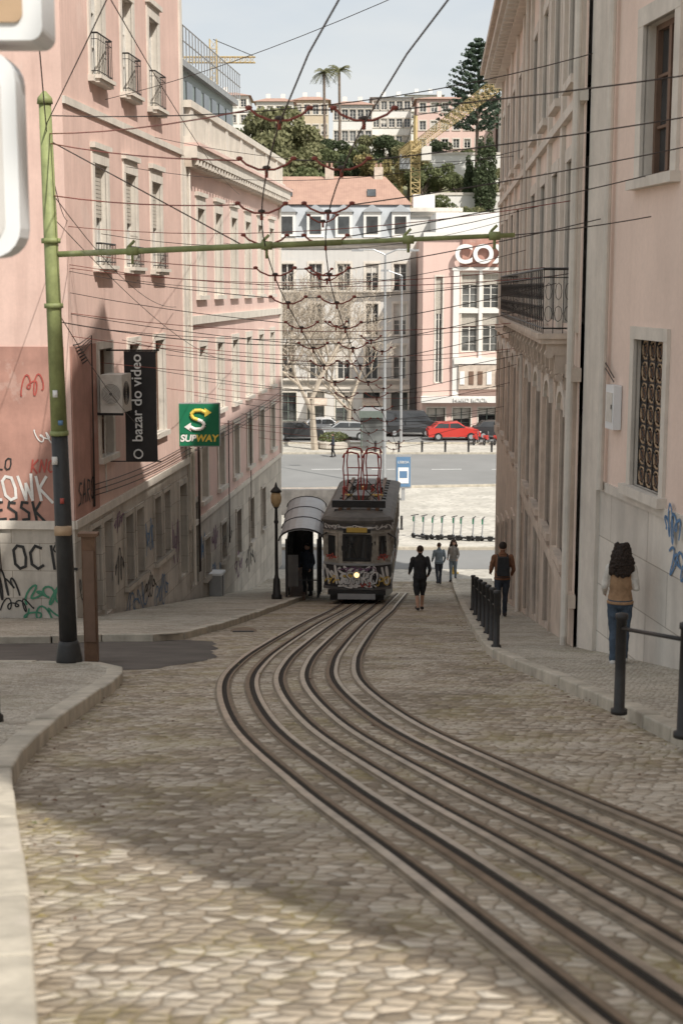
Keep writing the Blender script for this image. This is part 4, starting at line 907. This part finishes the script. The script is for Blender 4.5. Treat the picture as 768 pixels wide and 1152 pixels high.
m.lathe((lx,ly,lz),[(.16,0),(.16,.12),(.12,.16),(.10,.6),(.07,.66),(.055,.75),(.045,2.3),(.075,2.35),(.05,2.42),(.04,2.75),(.09,2.82)],'iron',12)
m.lathe((lx,ly,lz),[(.09,2.82),(.15,2.95),(.165,3.1),(.13,3.25),(.1,3.28)],'globe_amber',12); m.lathe((lx,ly,lz),[(.17,3.26),(.15,3.32),(.05,3.42),(.015,3.55)],'iron',12); m.obj('street_lamp',None,True)
m=MB(); yy=7.0
def rrect(x0,x1,z0,z1,r,y):
    pts=[]
    for (cx_,cz_,a0_) in ((x1-r,z1-r,0),(x0+r,z1-r,90),(x0+r,z0+r,180),(x1-r,z0+r,270)):
        for q in range(6): a=math.radians(a0_+18*q); pts.append((cx_+r*math.cos(a),y,cz_+r*math.sin(a)))
    return pts
def slab(m,x0,x1,z0,z1,r,y0,y1,mat):
    a=rrect(x0,x1,z0,z1,r,y0); b=rrect(x0,x1,z0,z1,r,y1); m.poly(a,mat); m.poly(b[::-1],mat); n=len(a)
    for i in range(n): m.poly([a[i],a[(i+1)%n],b[(i+1)%n],b[i]],mat)
slab(m,-2.15,-1.55,.15,1.12,.14,yy,yy+.22,'plastic_white'); slab(m,-2.1,-1.62,.22,1.05,.10,yy-.012,yy,'grey_facade')
slab(m,-2.2,-1.41,1.16,1.9,.06,yy-.02,yy+.3,'plastic_white'); slab(m,-2.15,-1.5,1.24,1.85,.04,yy-.035,yy-.02,'tan_board')
m.tube([(-2.28,yy+.1,G(yy)+.12),(-2.28,yy+.1,2.2)],.05,'grey_metal',10)
for z in (.4,.9,1.5): m.tube([(-2.28,yy+.1,z),(-2.0,yy+.1,z)],.025,'grey_metal',6)
m.obj('illuminated_shop_sign')
# ------------------------------------------------------------------ stop shelter
m=MB(); sx0,sx1,sy0,sy1=-1.75,-.72,43.6,50.; zt=-7.7
for y in (sy0,45.7,47.8,sy1):
    for x in (sx0,sx1-.05): m.box(x,x+.07,y,y+.07,G(y)+.1,zt,'iron')
y0_,y1_=sy0-.3,sy1+.3
n=10; prev=None
for i in range(n+1):
    a=math.pi*i/n; x=(sx0+sx1)/2-.68*math.cos(a); z=zt+.34*math.sin(a)
    if prev: m.hexa([(prev[0],y0_,prev[1]),(x,y0_,z),(x,y1_,z),(prev[0],y1_,prev[1]),(prev[0],y0_,prev[1]+.04),(x,y0_,z+.04),(x,y1_,z+.04),(prev[0],y1_,prev[1]+.04)],'grey_metal')
    prev=(x,z)
for y in (sy0-.28,45.6,47.8,50.2):
    m.tube([((sx0+sx1)/2-.7*math.cos(math.pi*i/10),y,zt+.38*math.sin(math.pi*i/10)) for i in range(11)],.03,'iron',6)
m.box(sx0+.02,sx0+.05,sy0+.1,sy1,G(47)+.8,zt-.1,'glass_dark'); m.box(sx0+.1,sx0+.6,44.2,49,G(46.5)+.1,G(46.5)+.55,'wood'); m.box(sx0+.07,sx0+.75,sy1-.05,sy1,G(50),zt,'glass_dark')
m.box(sx0+.08,sx0+.4,sy0-.02,sy0+.02,-9.2,-8.2,'tram_grey'); m.tube([(sx0,sy0,-9.),(sx1,sy0,-9.)],.02,'iron',5)
m.obj('tram_stop_shelter')
# ------------------------------------------------------------------ tram
T_=Bld('funicular_tram'); ty=41.; tx=.45; ang=math.atan(.067); zb=G(ty)
ca,sa=math.cos(ang),math.sin(ang)
def tl(x,y): return (tx+x*ca+y*sa, ty-x*sa+y*ca)
out=[(-.98,.3),(-.5,0),(.5,0),(.98,.3),(.98,8.2),(.5,8.5),(-.5,8.5),(-.98,8.2)]
H0,H1=zb+.42,zb+2.42
for i in range(8):
    p=out[i];q=out[(i+1)%8]; f=Fr(tl(*p),tl(*q),1); L=f.L; ops=[]
    if i==1 or i==5: ops=[O(.5,.84,zb+1.28,zb+2.1,'pane',.04,'tram_cream',False,'black_paint',.06)]
    elif L<1: ops=[O(L/2,L-.16,zb+1.3,zb+2.1,'pane',.03,'tram_cream',False,'tram_cream',.05)]
    else:
        for k in range(7): ops.append(O(.65+1.1*k,.85,zb+1.35,zb+2.1,'pane',.03,'tram_cream',False,'black_paint',.06))
    facade(T_,f,L,H0,H1,ops,'tram_cream',zb+1.18,'tram_dark')
    T_['trim'].fbox(f,0,L,-.02,.035,zb+1.16,zb+1.22,'grey_metal'); T_['trim'].fbox(f,0,L,-.02,.03,zb+.42,zb+.5,'tram_grey')
    T_['trim'].fbox(f,0,L,-.02,.03,zb+2.2,zb+2.42,'tram_grey')
    g=T_['graffiti']
    if i in(1,5):
        for k,(s,z,w,h,mt,wd_) in enumerate(((.5,1.02,.95,.22,'graf_white',.06),(.26,.72,.48,.4,'graf_white',.07),(.74,.72,.48,.4,'graf_white',.065),(.5,1.05,.95,.14,'graf_purple',.03),(.5,.57,.95,.14,'graf_white',.045),(.3,.86,.35,.12,'tram_yellow',.035),(.75,.6,.3,.14,'graf_red',.03),(.5,2.3,.95,.12,'graf_white',.03),(.15,1.7,.14,.7,'graf_black',.035),(.87,1.7,.14,.7,'graf_black',.035))): scribble(g,f,s,zb+z,w,h,mt,30+k,wd_,5,.035+.005*k)
        T_['trim'].fbox(f,.1,.9,.0,.06,zb+2.13,zb+2.33,'black_paint'); T_['trim'].fbox(f,.2,.8,.06,.095,zb+2.16,zb+2.3,'tram_yellow')
        tag(g,f,'SARO',.14,zb+.62,.36,'graf_black',.06,1,.09); tag(g,f,'SARO',.15,zb+.63,.35,'graf_white',.035,1,.096)
        T_['headlamp'].tube([f(.5,.0,zb+.9),f(.5,.12,zb+.9)],.12,'grey_metal',14); T_['headlamp'].tube([f(.5,.12,zb+.9),f(.5,.135,zb+.9)],.075,'lamp_lit' if i==1 else 'glass_b',14)
        T_['wipers'].tube([f(.5,.02,zb+1.3),f(.3,.02,zb+1.85)],.012,'black_paint',5)
    elif L<1:
        scribble(g,f,L/2,zb+.85,L*.95,.6,'graf_white',40+i,.06,4,.03); scribble(g,f,L/2,zb+.7,L*.8,.3,'tram_yellow',47+i,.03,3,.036); scribble(g,f,L/2,zb+1.75,L*.8,.8,'graf_black',44+i,.045,5,.008); scribble(g,f,L/2,zb+1.4,L*.7,.2,'graf_red',54+i,.03,4,.034); scribble(g,f,L/2,zb+2.3,L*.9,.14,'graf_white',57+i,.03,4,.034)
    else:
        for k in range(7): scribble(g,f,.7+1.1*k,zb+.8,1.1,.6,('graf_white','tram_yellow','graf_blue','graf_white')[k%4],60+k,.1,4,.03); scribble(g,f,.9+1.1*k,zb+.85,.9,.4,('graf_black','graf_white','graf_red')[k%3],70+k,.05,4,.04); scribble(g,f,.7+1.1*k,zb+2.3,1.0,.12,('graf_white','graf_red','graf_white')[k%3],80+k,.03,4,.034)
def ring(sc,z):
    r=[]
    for x,y in out:
        ys_=(y-4.25)*(1 if sc>.95 else 1-(1-sc)*.25)*1.02+4.25; a=tl(x*sc*1.08,ys_); r.append((a[0],a[1],z))
    return r
Rf=T_['roof']; rings=[ring(1,zb+2.42),ring(1,zb+2.5),ring(.9,zb+2.58),ring(.6,zb+2.66),ring(.2,zb+2.69)]
for a,b in zip(rings[:-1],rings[1:]):
    for i in range(8): Rf.poly([a[i],a[(i+1)%8],b[(i+1)%8],b[i]],'tram_roof')
Rf.poly(rings[-1],'tram_roof'); Rf.poly(rings[0][::-1],'tram_grey')
def tb(mb,x0,x1,y0,y1,z0,z1,mat):
    c=[tl(x0,y0),tl(x1,y0),tl(x1,y1),tl(x0,y1)]; mb.hexa([(*p,z0) for p in c]+[(*p,z1) for p in c],mat)
for x in (-.55,-.3,.3,.55): tb(Rf,x-.05,x+.05,.8,7.8,zb+2.66,zb+2.74,'wood')
for k in range(12): tb(Rf,-.72,.72,.9+.6*k,.97+.6*k,zb+2.62,zb+2.69,'tram_grey' if k%2 else 'black_paint')
tb(Rf,-.25,.25,2,3.2,zb+2.7,zb+2.95,'tram_grey'); tb(Rf,-.3,.3,5,6.3,zb+2.7,zb+2.9,'tram_grey'); tb(Rf,-.8,.8,.9,1.0,zb+2.74,zb+2.95,'black_paint')
for k in range(5): tb(Rf,-.7+.3*k,-.6+.3*k,4.2+.3*(k%2),4.5+.3*(k%2),zb+2.66,zb+2.9,('graf_red','black_paint','tram_yellow')[k%3])
Pn=T_['pantographs']
for (yy_,hh_) in ((1.8,1.55),(3.6,1.5)):
    for xo in (-.28,.32):
        def q(x,z): a=tl(xo+x,yy_); return (a[0],a[1],zb+2.7+z)
        Pn.tube([q(-.26,0),q(-.2,.5),q(-.24,1.1),q(-.2,hh_)],.022,'red_metal',6); Pn.tube([q(.26,0),q(.2,.5),q(.24,1.1),q(.2,hh_)],.022,'red_metal',6)
        Pn.tube([q(-.26,hh_-.12),q(-.2,hh_),q(0,hh_+.05),q(.2,hh_),q(.26,hh_-.12)],.026,'red_metal',6); Pn.tube([q(-.24,.9),q(.24,.9)],.018,'red_metal',5); Pn.tube([q(-.3,.02),q(.3,.02)],.05,'tram_yellow',6)
        Pn.tube([q(-.22,.5),q(.22,.1)],.014,'black_paint',5); Pn.tube([q(.22,.5),q(-.22,.1)],.014,'black_paint',5)
Ch=T_['chassis']
c=[(-.8,.15),(.8,.15),(.8,8.3),(-.8,8.3)]
pts0=[(*tl(*p),G(tl(*p)[1])+.12) for p in c]; pts1=[(*tl(*p),H0) for p in c]; Ch.hexa(pts0+pts1,'black_paint')
tb(Ch,-.85,.85,-.12,.06,zb+.3,zb+.44,'black_paint'); tb(Ch,-.55,.55,-.16,-.1,zb+.18,zb+.34,'grey_metal')
for x in (-.5,.5):
    for y in (1.2,3.,5.,7.): 
        a=tl(x-.06,y); b_=tl(x+.06,y); z=G(a[1])+.3; Ch.tube([(*a,z),(*b_,z)],.28,'rail_rust',14)
T_['mirrors'].tube([(*tl(-.9,.2),zb+2.1),(*tl(-1.12,.0),zb+2.0),(*tl(-1.12,-.02),zb+1.7)],.025,'black_paint',6); T_['mirrors'].tube([(*tl(.9,.2),zb+2.1),(*tl(1.12,.0),zb+2.0),(*tl(1.12,-.02),zb+1.7)],.025,'black_paint',6)
T_.done()
# ------------------------------------------------------------------ overhead wires
m=MB(); h=MB()
cf=interp([(p.x,p.y) for p in cc])
def lw(y): return -8.7+.1*y
def rw(y): return max(6.315-.13*y,2.13+.065*y) if y<20.9 else 2.13+.065*y
WZ=lambda y:G(y)+5.45
ylist=[6,13,14.6,16.4,18,20,22.2,24.6,27,29.5,32.3,35.4,38.6,42,46,50.5,55]
for off in (-.33,.42):
    pts=[]
    for a,b in zip(ylist[:-1],ylist[1:]):
        k=max(3,int((b-a)/1.5)); pts+=[(cf(a+(b-a)*i/k)+off,a+(b-a)*i/k,WZ(a+(b-a)*i/k)) for i in range(k)]
    pts=[(cf(-2)+off,-2,WZ(-2))]+pts; m.tube(pts,.008,'wire',5)
def hook(x,y,z,w=.27):
    h.tube([(x-w,y,z+.06),(x-w*.75,y,z+.0),(x-w*.3,y,z-.05),(x+w*.3,y,z-.05),(x+w*.75,y,z+.0),(x+w,y,z+.06)],.012,'insulator',5); h.ellip((x-w,y,z+.06),(.035,.022,.022),'insulator',6,4); h.ellip((x+w,y,z+.06),(.035,.022,.022),'insulator',6,4); h.tube([(x,y,z-.05),(x,y,z-.13)],.018,'insulator',5); h.ellip((x,y,z-.03),(.045,.03,.022),'wire',6,4)
rd=random.Random(3)
for y in ylist[1:]:
    z=WZ(y)+.12; xl_=lw(y) if y>30 else (-3.6 if y<20 else -5.7); yl=y+rd.uniform(-.5,.5) if y>30 else (18 if y<20 else 30.2); zl=z+rd.uniform(.2,.7)
    if y<20: zl=min(max(zl,.5),2.0)
    elif y<=30: zl=z+.5
    xr=rw(y); zr=z+rd.uniform(.3,.8)
    xa=cf(y)-.33; xb=cf(y)+.42
    if abs(y-18)>.1: m.tube(sag((xl_,yl,zl),(xa-.27,y,z),.05,6),.007,'insulator' if rd.random()<.5 else 'wire',4); 
    m.tube(sag((xb+.27,y,z),(xr,y+.3,zr),.04,6),.007,'wire',4); m.tube([(xa+.27,y,z),(xb-.27,y,z)],.0065,'wire',4)
    hook(xa,y,z-.04); hook(xb,y,z-.04)
    if y>20: 
        zz_=z+rd.uniform(.9,1.5); m.tube(sag((xl_,yl,zz_),(xr,y+.3,zz_+rd.uniform(-.3,.4)),.3,12),.007,'wire' if rd.random()<.6 else 'insulator',4)
        if y<45: hook(cf(y)+rd.uniform(-.6,.6),y+.15,zz_-.22,.22)
for (p,q,s) in (((-3.62,18,2.0),(1.2,4,4.5),.1),((-3.62,18,1.9),(-1.,4,4.2),.1),((-3.62,18,1.7),(-5.7,30.2,1.4),.2),((-3.6,18,1.2),(-4.6,40,-.5),.4),((-3.6,18,.9),(-3.6,50,-2.5),.5),((-3.6,18,-.2),(-4.9,38,-4.),.3),((-3.6,18,-.4),(.2,27,-1.),.15),
    ((3.9,21,3.4),(-3.6,18,2.1),.3),((2.15,18,.66),(3.9,18.3,.9),.02),((-5.2,35,2.9),(4.2,34,3.2),.5),((-4.9,38,3.9),(4.6,39,3.5),.4),((3.95,19,5.2),(-5.3,33,4.2),.3),((-2.,2,3.5),(-3.5,50,3.2),.5),((-5.3,32,1.2),(3.9,28,1.6),.5),((-5.1,36,.2),(4.3,33,.9),.5),((-3.9,48,1.5),(4.9,42,2.),.5),((-3.4,53,.2),(5.1,46,.3),.4),((-5.2,34,-1.2),(.0,30,-1.6),.15)):
    m.tube(sag(p,q,s,14),.007,'wire',4)
ow=empty('overhead_wires'); m.obj('wires',ow,True); h.obj('wire_hangers',ow,True)
# ------------------------------------------------------------------ people
def person(name,loc,yaw,H=1.7,top='cloth_black',sleeve=None,legs='jeans',shorts=False,shoes='shoe',skin='skin',hair='hair_dark',hairlen=0,stride=.0,arm_bend=.2,female=False,backpack=None,turn=0,lean_=0,hold=None):
    k=H/1.7; mb=MB(); bones=[]
    def bt(pts,rad,lab):
        mb.tube(pts,rad,'skin',10)
        for p,r in zip(pts,rad): mb.ellip(p,(r,r,r),'skin',10,6)
        for a,b,r in zip(pts[:-1],pts[1:],rad): bones.append((Vector(a),Vector(b),r,lab))
    sw=.155 if female else .18; hw=.085
    prof=[(.80,.13,.10,0),(.86,.165,.12,0),(.94,.17,.125,0),(1.06,.15 if female else .16,.11,0),(1.2,.155 if female else .175,.115,.0),(1.33,sw+.0,.105,0),(1.40,sw-.03,.085,0),(1.445,.085,.07,0),(1.48,.055,.055,0)]
    b=len(mb.v); n=16; kk=mb.mi('skin')
    for (z,rx,ry,oy) in prof:
        for j in range(n): a=2*math.pi*j/n; mb.v.append((rx*math.cos(a),ry*math.sin(a)+lean_*(z-.9),z))
    for i in range(len(prof)-1):
        for j in range(n): p=b+i*n+j; q=b+i*n+(j+1)%n; mb.f.append((p,q,q+n,p+n)); mb.m.append(kk)
    mb.f.append(tuple(b+j for j in range(n))[::-1]); mb.m.append(kk); e=b+(len(prof)-1)*n; mb.f.append(tuple(e+j for j in range(n))); mb.m.append(kk)
    ly=lean_*.55
    bones.append((Vector((0,0,.96)),Vector((0,ly,1.42)),.15,'top')); bones.append((Vector((0,0,.83)),Vector((0,0,.9)),.15,'legs'))
    hx=lean_*.62
    bt([(0,ly,1.42),(0,hx,1.54)],[.058,.052],'head')
    hc=Vector((0,hx+.012,1.605)); bones.append((hc-Vector((0,0,.03)),hc+Vector((0,0,.04)),.09,'head'))
    ct,st=math.cos(turn),math.sin(turn)
    def hp(x,y,z): return (hc.x+x*ct-y*st,hc.y+x*st+y*ct,hc.z+z)
    mb.ellip(hc,(.076,.094,.105),'skin',14,10); mb.ellip(hp(0,.03,-.06),(.05,.055,.05),'skin',10,8); mb.ellip(hp(0,.098,-.012),(.013,.022,.022),'skin',8,6)
    for s in (-1,1): mb.ellip(hp(s*.078,-.005,-.01),(.012,.022,.032),'skin',8,6)
    for s in (-1,1):
        st_=stride*s
        hip=(s*hw,0,.86); kn=(s*hw*1.0,st_*.5+.03,.47); an=(s*hw*.95,st_-(.05 if st_<0 else 0),.085+(.06 if st_<-.05 else 0)); 
        wd=1.25 if shorts else 1.0
        bt([hip,(s*hw*1.03,st_*.25+.02,.68)],[.095,.082],'legs'); bt([(s*hw*1.03,st_*.25+.02,.68),kn],[.082*wd,.062*(1 if not shorts else 1.1)],'legs')
        bt([kn,(kn[0],(kn[1]*.6+an[1]*.4)-.012,.35),an],[.058,.058 if not shorts else .05,.05 if not shorts else .038],'shin' ); foot=(an[0]+s*.015,an[1]+.13,an[2]-.045)
        bt([(an[0],an[1]-.03,an[2]-.04),foot],[.045,.034],'shoe')
        sh=(s*(sw+.005),ly,1.375); ay=-st_*.6; el=(s*(sw+.065),ly+ay*.5-.02,1.10); wr_=(s*(sw+.055),ly+ay+arm_bend*.6+.02,.87+arm_bend*.35)
        if hold==s or hold==2: wr_=(s*.15,ly+.2,1.08)
        bt([sh,((sh[0]+el[0])/2+.004*s,(sh[1]+el[1])/2,(sh[2]+el[2])/2),el],[.062,.055,.047],'arm'); bt([el,wr_],[.046,.031],'arm')
        wv=Vector(wr_); fd=(wv-Vector(el)).normalized(); pal=wv+fd*.06; bt([tuple(wv),tuple(pal)],[.024,.03],'hand'); side=Vector((0,1,0)); side=(side-fd*side.dot(fd)).normalized()
        for fi,(o_,L_) in enumerate(((-.025,.058),(-.009,.068),(.008,.065),(.024,.05))):
            b0=pal+side*o_+fd*.015; c1=b0+fd*L_*.55+Vector((-s*.008,0,0)); c2=c1+fd*L_*.45+Vector((-s*.018,0,0)); mb.tube([b0,c1,c2],[.0095,.009,.007],'skin',6); bones.append((b0,c2,.01,'hand'))
        t0=wv+fd*.02+side*.025; t1=t0+fd*.03+side*.022; t2=t1+fd*.028+side*.004; mb.tube([t0,t1,t2],[.012,.011,.008],'skin',6); bones.append((t0,t2,.01,'hand'))
    o=mb.obj('body'); md=o.modifiers.new('r','REMESH'); md.mode='VOXEL'; md.voxel_size=.011; md.use_smooth_shade=True
    sm=o.modifiers.new('s','SMOOTH'); sm.iterations=2; sm.factor=.4
    dg=bpy.context.evaluated_depsgraph_get(); me=bpy.data.meshes.new_from_object(o.evaluated_get(dg)); bpy.data.objects.remove(o)
    order=['top','arm','legs','shin','shoe','head','hand']
    mm={'top':top,'arm':sleeve or top,'legs':legs,'shin':skin if shorts else legs,'shoe':shoes,'head':skin,'hand':skin}
    me.materials.clear()
    for x in order: me.materials.append(MATS[mm[x]])
    npo=len(me.polygons); ce=np.empty(npo*3); me.polygons.foreach_get('center',ce); ce=ce.reshape(-1,3)
    best=np.full(npo,1e9); lab=np.zeros(npo,int)
    for (a,b_,r,l) in bones:
        a=np.array(a);b2=np.array(b_); ab=b2-a; t=np.clip(((ce-a)@ab)/max(ab@ab,1e-9),0,1); d=np.linalg.norm(ce-(a+t[:,None]*ab),axis=1)-r
        u=d<best; best[u]=d[u]; lab[u]=order.index(l)
    z=ce[:,2]; lab[(lab==0)&(z<.9)]=2
    lab[(lab==5)&(z<1.475)]=0
    me.polygons.foreach_set('material_index',lab.astype(np.int32)); me.polygons.foreach_set('use_smooth',[True]*npo)
    me.update()
    par=empty(name,loc); par.rotation_euler=(0,0,yaw); par.scale=(k,k,k)
    bo=bpy.data.objects.new('body',me); link(bo,par)
    tex=bpy.data.textures.new('fold','CLOUDS'); tex.noise_scale=.12
    dm=bo.modifiers.new('d','DISPLACE'); dm.texture=tex; dm.strength=.03; dm.mid_level=.42
    hm=MB(); hm.ellip(hp(0,-.018,.025),(.088,.098,.098),hair,16,12); 
    r2=random.Random(len(name)+int(hairlen*10))
    if hairlen>0:
        for i in range(130):
            a=r2.uniform(-2.9,-.25) if i%4 else r2.uniform(0,6.28); zz=r2.uniform(-hairlen,.10); f_=min(1,max(0,(.1-zz)/.2)); w=.06+.085*f_; rr=r2.uniform(.032,.05)
            if zz<-.03 and math.sin(a)>-.1: continue
            hm.ellip(hp(w*math.cos(a),w*.8*math.sin(a)-.025,zz),(rr,rr,rr*1.3),hair,7,5)
    ho=hm.obj('hair',par,True)
    md=ho.modifiers.new('r','REMESH'); md.mode='VOXEL'; md.voxel_size=.009; md.use_smooth_shade=True
    dm=ho.modifiers.new('d','DISPLACE'); tx_=bpy.data.textures.new('curl','CLOUDS'); tx_.noise_scale=.03; dm.texture=tx_; dm.strength=.04 if hairlen>0 else .012
    fm_=MB()
    for s in (-1,1): fm_.ellip(hp(s*.03,.083,.005),(.013,.008,.008),'sign_white',8,6); fm_.ellip(hp(s*.03,.089,.005),(.006,.005,.006),'hair_dark',8,6); fm_.ellip(hp(s*.03,.088,.027),(.018,.006,.004),hair,8,5)
    fm_.ellip(hp(0,.084,-.055),(.022,.008,.006),'cloth_rust',8,5); fm_.obj('face_features',par,True)
    cl=MB()
    for (zc,ra,rb,tk,mt) in ((.885,.176,.135,.014,top),(.90,.174,.132,.014,top),(1.455,.07,.068,.014,top)):
        cl.tube([(ra*math.cos(q*math.pi/10),rb*math.sin(q*math.pi/10)+lean_*(zc-.9),zc) for q in range(21)],tk,mt,6,False)
    cl.obj('hem_and_collar',par,True)
    if backpack:
        bm=MB(); bm.hexa([(-.14,-.27,.98),(.14,-.27,.98),(.14,-.1,.98),(-.14,-.1,.98),(-.12,-.23,1.4),(.12,-.23,1.4),(.12,-.08,1.4),(-.12,-.08,1.4)],backpack); bm.hexa([(-.1,-.31,1.0),(.1,-.31,1.0),(.1,-.26,1.0),(-.1,-.26,1.0),(-.09,-.28,1.18),(.09,-.28,1.18),(.09,-.245,1.18),(-.09,-.245,1.18)],backpack)
        for s in (-1,1): bm.tube([(s*.1,-.1,1.38),(s*.11,0,1.44),(s*.12,.11,1.3),(s*.14,.05,1.1),(s*.13,-.1,1.02)],.018,backpack,6)
        bm.obj('backpack',par,bevel=.04)
    return par
person('woman_at_wall',(3.58,17.9,G(17.9)+.12),-.15,1.55,'cloth_tan','cloth_white','jeans',shoes='shoe_white',hair='hair_dark',hairlen=.30,stride=.05,arm_bend=.3,female=True,hold=1)
person('walking_man',(2.05,36.5,G(36.5)),.1,1.72,'cloth_black',None,'cloth_black',shorts=True,hair='hair_brown',stride=.16,arm_bend=.25)
person('man_with_backpack',(3.52,30.6,G(30.6)+.12),.0,1.66,'cloth_rust',None,'cloth_navy',hair='hair_dark',stride=.12,arm_bend=.3,backpack='cloth_black')
person('pedestrian_in_denim',(3.9,56,G(56)+.02),.2,1.68,'denim_light',None,'cloth_navy',hair='hair_brown',stride=.1,arm_bend=.2)
person('pedestrian_in_grey',(4.55,57,G(57)+.02),2.9,1.66,'cloth_grey',None,'denim_light',hair='hair_brown',stride=.1,arm_bend=.3,female=True,hairlen=.15)
person('waiting_passenger',(-1.1,44.9,G(44.9)+.12),2.6,1.7,'cloth_navy',None,'cloth_black',hair='hair_dark',stride=.03)
person('distant_pedestrian',(-.6,101,-11.9),1.5,1.7,'cloth_navy',None,'cloth_black',hair='hair_dark',stride=.1)
m=MB(); m.lathe((4.75,59,-11.88),[(.2,0),(.2,.04),(.13,.05),(.09,.3)],'tram_yellow',10); m.lathe((4.75,59,-11.88),[(.09,.3),(.06,.5)],'sign_white',10); m.lathe((4.75,59,-11.88),[(.06,.5),(.03,.72)],'car_red',10); m.obj('traffic_cone')
# ------------------------------------------------------------------ light, sky, camera
el=math.radians(48); hx,hy=.581,-.814
dirv=Vector((-hx*math.cos(el),-hy*math.cos(el),-math.sin(el)))
sl=bpy.data.lights.new('sun','SUN'); sl.energy=5.0; sl.angle=math.radians(.55); sl.color=(1,.95,.87)
so=bpy.data.objects.new('sun',sl); link(so); so.rotation_euler=dirv.to_track_quat('-Z','Y').to_euler(); so.location=(20,-20,30)
w=bpy.data.worlds.new('World'); scene.world=w; w.use_nodes=True; nt=w.node_tree; nt.nodes.clear()
wo=nt.nodes.new('ShaderNodeOutputWorld'); bg=nt.nodes.new('ShaderNodeBackground'); sk=nt.nodes.new('ShaderNodeTexSky'); sk.sky_type='NISHITA'; sk.sun_disc=False
sk.sun_elevation=el; sk.sun_rotation=math.atan2(hx,hy); sk.air_density=1.; sk.dust_density=3.; sk.ozone_density=1.
tc=nt.nodes.new('ShaderNodeTexCoord'); mp=nt.nodes.new('ShaderNodeMapping'); mp.inputs['Scale'].default_value=(1,1,3.2); nz=nt.nodes.new('ShaderNodeTexNoise'); nz.inputs['Scale'].default_value=3.6; nz.inputs['Detail'].default_value=8; nz.inputs['Roughness'].default_value=.5
rp=nt.nodes.new('ShaderNodeValToRGB'); rp.color_ramp.elements[0].position=.34; rp.color_ramp.elements[1].position=.62; rp.color_ramp.elements[0].color=(.6,.6,.6,1); rp.color_ramp.elements[1].color=(.97,.97,.97,1)
mx=nt.nodes.new('ShaderNodeMix'); mx.data_type='RGBA'; mx.inputs[7].default_value=(5.35,5.5,5.5,1)
Lk=nt.links.new
Lk(tc.outputs['Generated'],mp.inputs[0]); Lk(mp.outputs[0],nz.inputs['Vector']); Lk(nz.outputs[0],rp.inputs[0]); Lk(rp.outputs[0],mx.inputs[0]); Lk(sk.outputs[0],mx.inputs[6]); Lk(mx.outputs[2],bg.inputs[0]); bg.inputs[1].default_value=.15; Lk(bg.outputs[0],wo.inputs[0])
cam=bpy.data.cameras.new('camera'); cam.sensor_fit='VERTICAL'; cam.sensor_height=36; cam.lens=50; cam.clip_end=6000; cam.clip_start=.1
cam.dof.use_dof=True; cam.dof.focus_distance=36; cam.dof.aperture_fstop=2.8
co=bpy.data.objects.new('camera',cam); link(co); co.location=(0,0,0); co.rotation_euler=(math.radians(90-8.92),0,0); scene.camera=co
scene.view_settings.view_transform='Standard'; scene.view_settings.look='None'; scene.view_settings.exposure=0
